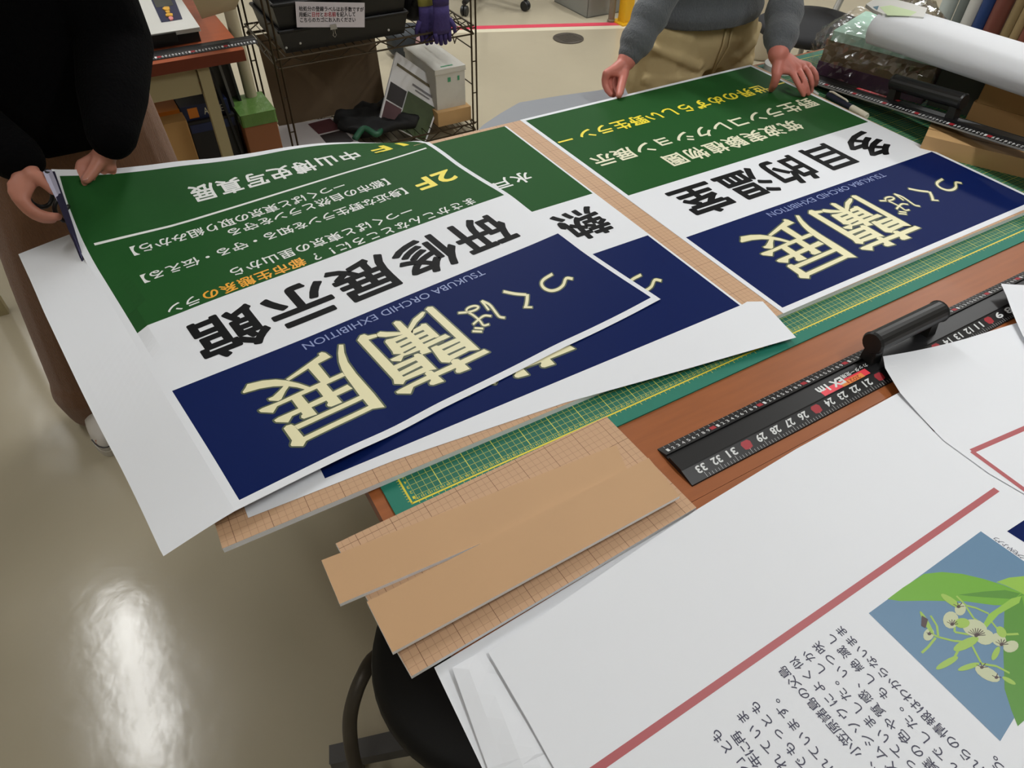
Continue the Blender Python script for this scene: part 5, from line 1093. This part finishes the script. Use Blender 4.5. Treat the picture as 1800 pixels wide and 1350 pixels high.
# bags on the floor behind the rack
bg = oz(FL, 722, 106); q = MB(); blob(q, (bg[0]+2, bg[1]+9, FL+8), 11, 9, 8, mat('dark_basket', (40, 46, 52), .6), 3.4); tag(q.build('dark_bag', smooth=True), 'dark slate bag on the floor behind the white foam box', 'bag')
bg2 = oz(FL, 752, 112); q = MB(); blob(q, (bg2[0]+3, bg2[1]+8, FL+7), 6, 6, 7, mat('pink_bag', (190, 150, 150), .6), 2.4); tag(q.build('pink_bag', smooth=True), 'small pinkish bag on the floor beside the dark slate bag', 'bag')
bg3 = oz(FL, 770, 124); q = MB(); blob(q, (bg3[0], bg3[1]+4, FL+6), 4.5, 5, 6, black_mt, 2.4); blob(q, (bg3[0]+5, bg3[1]-2, FL+4), 4, 4, 4, black_mt, 2.4); q.tube([(bg3[0], bg3[1]+3, FL+10), (bg3[0]-2, bg3[1]+8, FL+24), (bg3[0]-5, bg3[1]+14, FL+34)], .35, black_mt, 6); tag(q.build('black_pouch', smooth=True), 'small black pouch with strap on the floor right of the pink bag', 'bag')

# ================================================================ PEOPLE
class Body:
    """union of rounded cones and lofts, fused into one continuous skin by a voxel remesh"""
    def __init__(self): self.mb = MB()
    def cone(self, a, b, ra, rb, seg=18):
        a, b = Vector(a), Vector(b); d = b-a; L = d.length
        if L < 1e-6: return
        t = d/L; u = t.orthogonal().normalized(); w_ = t.cross(u); rings = []
        # hemispherical ends
        for k in range(1, 5):
            th = PI/2*k/4; rings.append([a-t*ra*math.cos(th)+(u*math.cos(2*PI*j/seg)+w_*math.sin(2*PI*j/seg))*ra*math.sin(th) for j in range(seg)])
        for k in range(4, 0, -1):
            th = PI/2*k/4; rings.append([b+t*rb*math.cos(th)+(u*math.cos(2*PI*j/seg)+w_*math.sin(2*PI*j/seg))*rb*math.sin(th) for j in range(seg)])
        self.mb.loft(rings, skin)
    def chain(self, pts, rs):
        for i in range(len(pts)-1): self.cone(pts[i], pts[i+1], rs[i], rs[i+1])
    def ell(self, c, r):
        self.mb.ball(c, 1, skin, 20, 12, r)
    def loft(self, secs):
        """secs: (centre, half width vector, half depth vector)"""
        rings = []
        for c, u, v in secs:
            c, u, v = Vector(c), Vector(u), Vector(v)
            rings.append([c+u*math.cos(2*PI*k/24)+v*math.sin(2*PI*k/24) for k in range(24)])
        self.mb.loft(rings, skin)
    def fuse(self, name, m, voxel, parent=None, org=(0, 0, 0), smooth=4, holes=None):
        tmp = self.mb.build('tmp', org=org)
        tmp.data.materials.clear()
        md = tmp.modifiers.new('r', 'REMESH'); md.mode = 'VOXEL'; md.voxel_size = voxel/100.0; md.use_smooth_shade = True
        ms = tmp.modifiers.new('s', 'SMOOTH'); ms.factor = .5; ms.iterations = smooth
        dg = bpy.context.evaluated_depsgraph_get()
        me = bpy.data.meshes.new_from_object(tmp.evaluated_get(dg)); me.name = name
        bpy.data.objects.remove(tmp)
        me.materials.clear(); me.materials.append(m)
        me.polygons.foreach_set('use_smooth', [True]*len(me.polygons))
        o = bpy.data.objects.new(name, me); COL.objects.link(o)
        O = V(*org)
        if parent is not None: o.parent = parent; o.location = O-worldloc(parent)
        else: o.location = O
        return o
def bez(a, c, b, n=5):
    a, c, b = Vector(a), Vector(c), Vector(b)
    return [a*(1-u)**2+c*2*u*(1-u)+b*u*u for u in [i/n for i in range(n+1)]]
def hand(B, wrist, palm, knuckles, fingers, thumb, wr=2.6, fr=1.0):
    """wrist point, palm centre, four knuckles index..little, finger paths (control, tip) and thumb path"""
    w_ = Vector(wrist); K = [Vector(k) for k in knuckles]; P_ = Vector(palm)
    for k in K: B.chain([w_+(P_-w_)*.15, P_+(k-P_)*.45, k], [wr*.74, 1.55, 1.16])
    B.chain([w_, P_], [wr*.8, 1.7])
    for k, (c, t_) in zip(K, fingers):
        pth = bez(k, c, t_, 4); B.chain(pth, [v*fr for v in (1.14, 1.06, 1.0, .94, .8)])
    tb, tm, tt = thumb
    pth = bez(tb, tm, tt, 4); B.chain(pth, [1.6, 1.38, 1.22, 1.16, .9])
    B.chain([w_+(P_-w_)*.2, Vector(tb)], [1.9, 1.5]); B.chain([K[0], Vector(tb)], [.85, 1.2]); B.chain([P_, Vector(tb)], [1.5, 1.3])
    return pth[-1], (pth[-1]-pth[-2]).normalized()
def nail(par, tip, d, up, m=nail_m, r=.62):
    d = Vector(d).normalized(); up = Vector(up); up = (up-d*up.dot(d)).normalized(); s_ = d.cross(up); c = Vector(tip)+up*.56-d*.15
    q = MB(); q.loft([[c+(d*math.cos(2*PI*k/14)*r*1.15+s_*math.sin(2*PI*k/14)*r)*f_+up*h for k in range(14)] for f_, h in ((1.0, -.14), (.95, .06), (.55, .14), (.05, .16))], m)
    q.build('nail', par, smooth=True)
def head(B, c, fwd, r=9.2):
    c = Vector(c); f_ = Vector(fwd).normalized(); side = f_.cross(Vector((0, 0, 1))).normalized(); up = side.cross(f_)
    B.loft([(c+up*z*1.0+f_*y, side*rx, f_*ry) for z, y, rx, ry in ((-11.4, 3.6, 2.2, 2.0), (-10.4, 2.6, 4.4, 4.6), (-7, 1.2, 6.2, 7.6), (-2, .4, 7.4, 9.2), (3, -.3, 7.7, 9.6), (7.5, -.6, 6.6, 8.4), (10.4, -.8, 3.8, 5.0), (11.4, -.8, 1.2, 1.8))])
    B.chain([c+f_*8.6+up*1.0, c+f_*10.8-up*3.2], [.9, 1.35]); B.ell(c+f_*8.2-up*6.6, (2.3, 1.6, .8))
    for s_ in (-1, 1):
        B.ell(c+side*s_*7.6-f_*.6-up*1.2, (1.2, 1.9, 3.1)); B.chain([c+f_*8.2+side*s_*1.6+up*2.4, c+f_*7.2+side*s_*4.6+up*2.2], [.9, .8])
    return c, f_, side, up
def headextras(par, hd, hair_len=0):
    c, f_, side, up = hd
    eye_w = MATS.get('eye_white') or mat('eye_white', (226, 222, 214), .3); eye_d = MATS.get('eye_dark') or mat('eye_dark', (30, 22, 18), .2); lip = MATS.get('lip') or mat('lip', (160, 92, 86), .5)
    for s_ in (-1, 1):
        q = MB(); q.ball(c+f_*7.6+side*s_*3.1+up*.6, 1.15, eye_w, 14, 10); q.ball(c+f_*8.3+side*s_*3.1+up*.6, .6, eye_d, 12, 8); q.build('eye', par, smooth=True)
    q = MB(); q.tube(bez(c+f_*8.9-side*2.2-up*6.3, c+f_*10.4-up*6.6, c+f_*8.9+side*2.2-up*6.3), .42, lip, 8); q.build('mouth', par, smooth=True)
    H = Body(); H.loft([(c+up*z+f_*y, side*rx, f_*ry) for z, y, rx, ry in ((-7-hair_len, -5.5, 5.5, 3.6), (-2, -3.4, 8.3, 7.2), (3, -1.4, 8.7, 9.6), (7.5, -1.2, 8.0, 9.6), (10.6, -1.2, 5.4, 6.6), (12.6, -1.2, 1.6, 2.2))])
    if hair_len:
        for s_ in (-1, 1): H.chain([c+side*s_*7.4+up*2-f_*1, c+side*s_*7.4-up*(7+hair_len)-f_*2.5], [2.4, 1.8])
    H.fuse('hair', hair_m, .7, par, org=tuple(c), smooth=3)

def foot(B, ank, toe, w_=4.2):
    a, t_ = Vector(ank), Vector(toe); d = (t_-a); d.z = 0; d.normalize(); heel = a-d*5.5; heel.z = FL+4
    B.chain([heel, Vector((a.x, a.y, FL+5)), Vector((t_.x, t_.y, FL+3.1))-d*3], [3.6, 4.2, 2.9]); B.chain([a, Vector((a.x, a.y, FL+5.5))], [3.8, 4.0])
def shoe(par, ank, toe, m, sole_m, label=None):
    a, t_ = Vector(ank), Vector(toe); d = (t_-a); d.z = 0; d.normalize(); s_ = d.cross(Vector((0, 0, 1)))
    heel = Vector((a.x, a.y, 0))-d*8; L = (Vector((t_.x, t_.y, 0))-heel).length
    pl = []
    for k in range(28):
        an = 2*PI*k/28; u = .5+.5*math.cos(an); wv = math.sin(an)*(4.3 if u > .5 else 3.7)
        pl.append(heel+d*(L*u)+s_*wv)
    q = MB(); rings = []
    for z, sc, sh in ((1.4, 1.0, 0), (4, .97, 0), (6.0, .86, -.6), (7.6, .66, -2.6), (9.0, .50, -4.6), (10.6, .44, -5.6)):
        cen = heel+d*(L/2+sh); rings.append([Vector((cen.x+(p_.x-(heel+d*L/2).x)*sc, cen.y+(p_.y-(heel+d*L/2).y)*sc, FL+z)) for p_ in pl])
    q.loft(rings, m); sh_ = q.build('shoe', par, smooth=True)
    q = MB(); q.prism([(p_.x*1.0+(p_-(heel+d*L/2)).x*.03, p_.y+(p_-(heel+d*L/2)).y*.03) for p_ in pl], FL+.05, FL+1.9, sole_m); q.build('sole', sh_)
    q = MB()
    for z, u in ((6.9, .62), (7.9, .54), (8.8, .46)):
        cen = heel+d*(L*u); q.tube(bez(cen-s_*2.8+Vector((0, 0, FL+z-.9)), cen+Vector((0, 0, FL+z+1.2)), cen+s_*2.8+Vector((0, 0, FL+z-.9))), .25, sole_m, 6)
    q.tube([(p_.x, p_.y, FL+3.4) for p_ in pl[24:]+pl[:5]], .18, MATS['shoe_line'], 6); q.build('laces', sh_)
mat('shoe_line', (60, 58, 62), .6); shoe_w = mat('shoe_white', (205, 200, 194), .6); shoe_b = mat('shoe_brown', (70, 54, 42), .6); sole_w = mat('shoe_sole', (196, 190, 180), .6)
def person(nm, base, label, build):
    B = Body(); info = build(B)
    o = B.fuse('person', info['skin'], .36, None, base, 3); tag(o, label, 'person'); info['o'] = o
    return info
# ------------------------------------------------- person in grey at the far edge
def gray_person(B):
    cx, cy = 156, 121
    for sx in (-1, 1):
        B.chain([(cx+sx*10, cy+1, 10), (cx+sx*13, cy-.5, -28), (cx+sx*13.5, cy+2, -62)], [8.5, 5.8, 4.2]); foot(B, (cx+sx*13.5, cy+2, -60), (cx+sx*15, cy-15, FL+2))
    B.loft([((cx, cy+2, z), (rx, 0, 0), (0, ry, 0)) for z, rx, ry in ((2, 14, 9), (12, 16, 11), (20, 15, 10))])
    B.loft([((cx, cy+2, 12), (15, 0, 0), (0, 10, 0)), ((cx, cy-1, 30), (15, 0, 0), (0, 10, 1)), ((cx-.5, cy-9, 50), (17, 0, 0), (0, 9.5, 3)), ((cx-1, cy-14, 60), (14, 0, 0), (0, 7.5, 3)), ((cx-1, cy-17, 65), (6, 0, 0), (0, 5, 2))])
    shR, shL = (cx-17, cy-13, 57), (cx+16, cy-13, 57); elR, elL = (131.5, 110, 25), (172, 104, 29)
    wrR, wrL = oy(104.2, 1101, 107), oz(10.5, 1368, 95)
    B.chain([shR, elR, wrR], [5.6, 4.4, 2.7]); B.chain([shL, elL, wrL], [5.6, 4.4, 2.8])
    B.chain([(cx-1, cy-17, 63), (cx-1, cy-22, 74)], [5.4, 5.2])
    hd = head(B, (cx-1, cy-27, 82), (0, -.72, -.70))
    # right hand pinches the far edge of the poster
    kn = [oy(102.6, 1066, 129), oy(103.6, 1074, 124), oy(104.6, 1086, 124), oy(105.2, 1096, 128)]
    pal = oy(103.6, 1090, 119)
    fi = [(oy(103.2, 1058, 150), oy(99.6, 1074, 166)), (oy(104.2, 1066, 150), oy(100.4, 1078, 167)), (oy(105.0, 1080, 150), oy(101.4, 1084, 166)), (oy(105.6, 1092, 148), oy(102.0, 1092, 163))]
    th = (oy(102.2, 1096, 128), oy(99.6, 1093, 148), oz(1.95, 1088, 168))
    t1 = hand(B, wrR, pal, kn, fi, th)
    # left hand spread over the right edge
    kn = [oz(6.8, 1393, 127), oz(6.8, 1403, 122), oz(6.4, 1412, 118), oz(5.6, 1420, 116)]
    pal = oz(8.4, 1384, 112)
    fi = [(oz(5.4, 1402, 146), oz(2.0, 1413, 167)), (oz(6.2, 1415, 140), oz(1.9, 1421, 165)), (oz(6.6, 1431, 134), oz(1.6, 1426, 160)), (oz(5.8, 1440, 128), oz(1.3, 1434, 149))]
    th = (oz(7.4, 1366, 122), oz(5.6, 1366, 140), oz(1.9, 1356, 157))
    t2 = hand(B, wrL, pal, kn, fi, th, fr=.84)
    return dict(skin=skin, cx=cx, cy=cy, sh=(shR, shL), el=(elR, elL), wr=(wrR, wrL), hd=hd, th=(t1, t2))
G_ = person('person', (156, 121, FL), 'person in grey sweater and khaki trousers pressing the right poster flat with both hands', gray_person)
o = G_['o']; cx, cy = G_['cx'], G_['cy']
S_ = Body()
S_.loft([((cx, cy-1.5, 9.5), (21.0, 0, 0), (0, 14.2, 0)), ((cx, cy-1.5, 12.5), (21.8, 0, 0), (0, 15, 0)), ((cx, cy-1, 16), (20.5, 0, 0), (0, 14, 0)), ((cx, cy-2, 30), (19.5, 0, 0), (0, 13.5, 1)), ((cx-.5, cy-9, 50), (20.5, 0, 0), (0, 12, 3)), ((cx-1, cy-14, 60), (16.5, 0, 0), (0, 9.5, 3)), ((cx-1, cy-17, 66), (7.5, 0, 0), (0, 6.6, 2))])
for k in (0, 1):
    w_ = Vector(G_['wr'][k]); e_ = Vector(G_['el'][k]); d = (e_-w_).normalized()
    S_.chain([G_['sh'][k], e_, e_+(w_-e_)*.5, w_+d*5.5], [7.6, 5.4, 4.7, 4.1])
    S_.chain([w_+d*6.6, w_+d*2.4], [3.9, 3.5])
    for q_, r_ in ((6.2, 5.0), (8.6, 4.7), (13.5, 5.5), (15.6, 5.2)): S_.chain([w_+d*(q_+.25), w_+d*(q_-.25)], [r_, r_-.15])
S_.fuse('sweater', sweater_gray, .6, o, (cx, cy, 20), 2)
T_ = Body()
T_.loft([((cx, cy+.5, z), (rx, 0, 0), (0, ry, 0)) for z, rx, ry in ((-4, 19, 12.4), (4, 20.5, 13.6), (10, 20, 13.4), (18, 19, 12.6))])
for sx in (-1, 1):
    T_.chain([(cx+sx*10.5, cy+.5, 6), (cx+sx*12.6, cy-.5, -8), (cx+sx*13.4, cy-.8, -28), (cx+sx*13.8, cy+1, -64)], [12.2, 11.8, 10.2, 8.6])
    for z, a, r_ in ((1, .6, 1.5), (-4, -.5, 1.7), (-8.5, .5, 1.8), (-12.5, -.4, 1.6), (-17, .5, 1.5), (-22, -.3, 1.4)):
        T_.chain([(cx+sx*22.5, cy-5.5, z+4*a+1), (cx+sx*15, cy-11.0, z+a), (cx+sx*8, cy-11.8, z-2.2-a), (cx+sx*2.5, cy-9.5, z-4*a-.5)], [r_*.8, r_*1.15, r_, r_*.6])
tro = T_.fuse('trousers', khaki, .6, o, (cx, cy, -20), 3)
q = MB(); q.tube([(cx-.3, cy-13.2, 10), (cx-.6, cy-13.6, 4), (cx-1.6, cy-12.6, -5)], .35, khaki, 6); q.tube([(cx+2.4, cy-13.0, 10), (cx+2.2, cy-13.5, 3), (cx-1.6, cy-12.6, -5)], .35, khaki, 6); q.build('fly', tro, smooth=True)
headextras(o, G_['hd'])
for t_, d in G_['th']: nail(o, t_, d, (-.1, -.35, .95))
for sx in (-1, 1): shoe(o, (cx+sx*13.5, cy+2, -60), (cx+sx*15, cy-15, FL+2), shoe_b, sole_w)
# ------------------------------------------------- person in black at the left
def black_person(B):
    cx, cy = -28, 133
    legs = [((cx-9, cy, 10), (cx-16, cy-6, -28), (-49.5, 122, -62)), ((cx+9, cy, 10), (cx+12.5, cy+1, -28), (cx+13, cy+5, -62))]
    for l_ in legs: B.chain(l_, [8.4, 5.6, 4.0])
    foot(B, legs[0][2], (-49.8, 105, FL+2)); foot(B, legs[1][2], (cx+14, cy-12, FL+2))
    B.loft([((cx, cy, z), (rx, 0, 0), (0, ry, 0)) for z, rx, ry in ((2, 14, 9), (12, 15.5, 11), (20, 14.5, 10))])
    B.loft([((cx, cy, 12), (14, 0, 0), (0, 10, 0)), ((cx, cy-2, 32), (14, 0, 0), (0, 9.5, 1)), ((cx, cy-7, 50), (16, 0, 0), (0, 9, 2)), ((cx, cy-10, 60), (13, 0, 0), (0, 7, 2)), ((cx, cy-12, 65), (5.5, 0, 0), (0, 5, 2))])
    shR, shL = (cx-16, cy-9, 57), (cx+15, cy-9, 57); elR, elL = (-52, 121, 27), (-11.5, 121, 27)
    wrR, wrL = oy(100.0, 46, 287), oy(99.6, 196, 252)
    B.chain([shR, elR, wrR], [5.0, 4.0, 2.6]); B.chain([shL, elL, wrL], [5.0, 4.0, 2.6])
    B.chain([(cx, cy-12, 63), (cx, cy-17, 74)], [5.0, 4.8]); hd = head(B, (cx, cy-21, 83), (.12, -.74, -.66), 8.8)
    # left hand (right in the picture): thumb on the paper, fingers below
    tz = F1(4.7, 88.9)
    kn = [oy(100.8, 155, 284), oy(100.6, 168, 292), oy(100.4, 182, 296), oy(100.2, 195, 295)]
    pal = oy(101.4, 182, 275)
    def under(s_, t_, d_): p_ = F1(s_, t_); return (p_[0], p_[1], p_[2]-d_)
    fi = [(under(2.6, 95.5, 1.0), under(3.6, 86, 1.7)), (under(5.0, 95.5, 1.4), under(5.6, 85, 1.8)), (under(7.4, 95.5, 1.6), under(7.6, 85.5, 1.9)), (under(9.6, 95.0, 1.6), under(9.6, 87, 1.9))]
    th = (oy(100.4, 176, 277), oy(98.4, 169, 296), (tz[0]-.1, tz[1]-.3, tz[2]+1.25))
    t1 = hand(B, wrL, pal, kn, fi, th)
    # right hand (left in the picture) working the scissors
    kn = [oy(93.6, 40, 352), oy(94.4, 31, 347), oy(95.4, 25, 337), oy(96.4, 24, 326)]
    pal = oy(96.6, 42, 320)
    fi = [(oy(91.8, 66, 386), oy(91.6, 102, 381)), (oy(92.6, 58, 388), oy(92.4, 92, 386)), (oy(93.6, 48, 380), oy(93.8, 78, 384)), (oy(95.0, 40, 366), oy(95.0, 64, 374))]
    th = (oy(96.2, 60, 310), oy(94.6, 80, 316), oy(93.4, 93, 335))
    t2 = hand(B, wrR, pal, kn, fi, th)
    return dict(skin=skin2, cx=cx, cy=cy, sh=(shR, shL), el=(elR, elL), wr=(wrR, wrL), hd=hd, th=(t1, t2), legs=legs)
K_ = person('person', (-28, 133, FL), 'person in black sweater and brown corduroys cutting the left poster with scissors', black_person)
o = K_['o']; cx, cy = K_['cx'], K_['cy']
S_ = Body()
S_.loft([((cx, cy-.5, 6), (18.5, 0, 0), (0, 13.4, 0)), ((cx, cy-.5, 14), (19, 0, 0), (0, 14, 0)), ((cx, cy-2, 32), (18.5, 0, 0), (0, 13.6, 1)), ((cx, cy-7, 50), (19.5, 0, 0), (0, 12, 2)), ((cx, cy-10, 60), (15.5, 0, 0), (0, 9, 2)), ((cx, cy-12, 67), (7, 0, 0), (0, 6.5, 2))])
for k in (0, 1):
    w_ = Vector(K_['wr'][k]); e_ = Vector(K_['el'][k]); d = (e_-w_).normalized()
    S_.chain([K_['sh'][k], e_, e_+(w_-e_)*.55, w_+d*2.6], [8.2, 7.6, 6.6, 4.9])
    S_.chain([w_+d*3.0, w_+d*1.4], [4.5, 4.4])
S_.fuse('sweater', sweater_black, .7, o, (cx, cy, 20), 2)
T_ = Body()
T_.loft([((cx, cy+.5, z), (rx, 0, 0), (0, ry, 0)) for z, rx, ry in ((-2, 17.5, 12), (6, 18, 13), (16, 17.5, 12.5))])
for k, l_ in enumerate(K_['legs']):
    a, m_, e = [Vector(p_) for p_ in l_]
    T_.chain([a, m_, e+(m_-e)*.02], [11.5, 10.2, 8.8]); T_.chain([e+Vector((0, 0, 3)), e+Vector((0, 0, -2.5))], [9.0, 8.2])
    for i in range(7):
        c = a+(m_-a)*(i/4.0) if i < 4 else m_+(e-m_)*((i-4)/3.0); rr_ = 10.6-.25*i
        T_.chain([c+Vector((rr_*.85, -rr_*.4, 1.5)), c+Vector((.2*rr_, -rr_*.98, -1.0)), c+Vector((-rr_*.7, -rr_*.7, -2.5))], [.9, 1.1, .8])
T_.fuse('trousers', corduroy, .6, o, (cx, cy, -20), 3)
headextras(o, K_['hd'], 10)
for t_, d in K_['th']: nail(o, t_, d, (-.1, -.35, .95), MATS.get('nail_glossy') or mat('nail_glossy', (196, 140, 128), .12, coat=.6), .72)
shoe(o, K_['legs'][0][2], (-49.8, 104, FL+2), shoe_w, sole_w); shoe(o, K_['legs'][1][2], (cx+14, cy-14, FL+2), shoe_w, sole_w)
# scissors along the cut edge
steel_d = mat('scissor_dark_blade', (58, 56, 84), .25, metal=.7); steel_l = mat('scissor_reflecting_blade', (160, 158, 178), .38, metal=.3)  # same steel twice: the light caught by the upper blade is in its colour
pv = F1(-1.2, 77); tipp = F1(-1.2, 71.5); hb = F1(-1.2, 91.5)
sc = thing('scissors', pv, 'long scissors in the hand of the person in black, cutting the poster margin', 'scissors')
def blade(p0, p1, wd, dz, m, nm):
    a, c = Vector(p0), Vector(p1); d = (c-a).normalized(); s_ = d.cross(Vector((0, 0, 1))).normalized()
    q = MB(); L = (c-a).length; rings = []
    for u, ww in ((0, 1.0), (.25, 1.0), (.6, .8), (.9, .45), (1, .1)):
        cc_ = a+d*L*u+Vector((0, 0, dz)); rings.append([cc_+s_*wd*ww*.5, cc_+Vector((0, 0, .14)), cc_-s_*wd*ww*.5, cc_-Vector((0, 0, .14))])
    q.loft(rings, m); return q.build(nm, sc)
b0 = oy(94.6, 83, 300); b1 = oy(90.2, 113, 370)
blade(b0, b1, 1.5, 0, steel_l, 'upper_blade')
d0_ = oy(95.4, 88, 299); d1_ = Vector(tipp)+Vector((-.6, .4, -.6))
blade(d0_, tuple(d1_), 1.3, -.4, steel_d, 'lower_blade')
hl = MB(); hc = oy(96.0, 70, 342)
for off in ((0, 0, 0), (3.2, -1.2, -3.6)):
    c = Vector(hc)+Vector(off); hl.tube([c+Vector((2.0*math.cos(2*PI*k/16), .6*math.cos(2*PI*k/16), 2.6*math.sin(2*PI*k/16))) for k in range(17)], .45, black_pl, 8)
hl.tube([Vector(hc)+Vector((2, .4, 1)), Vector(b0)], .5, black_pl, 8); hl.tube([Vector(hc)+Vector((4.5, -1, -2.6)), Vector(b1)], .45, black_pl, 8)
hl.build('handle_loops', sc, smooth=True)
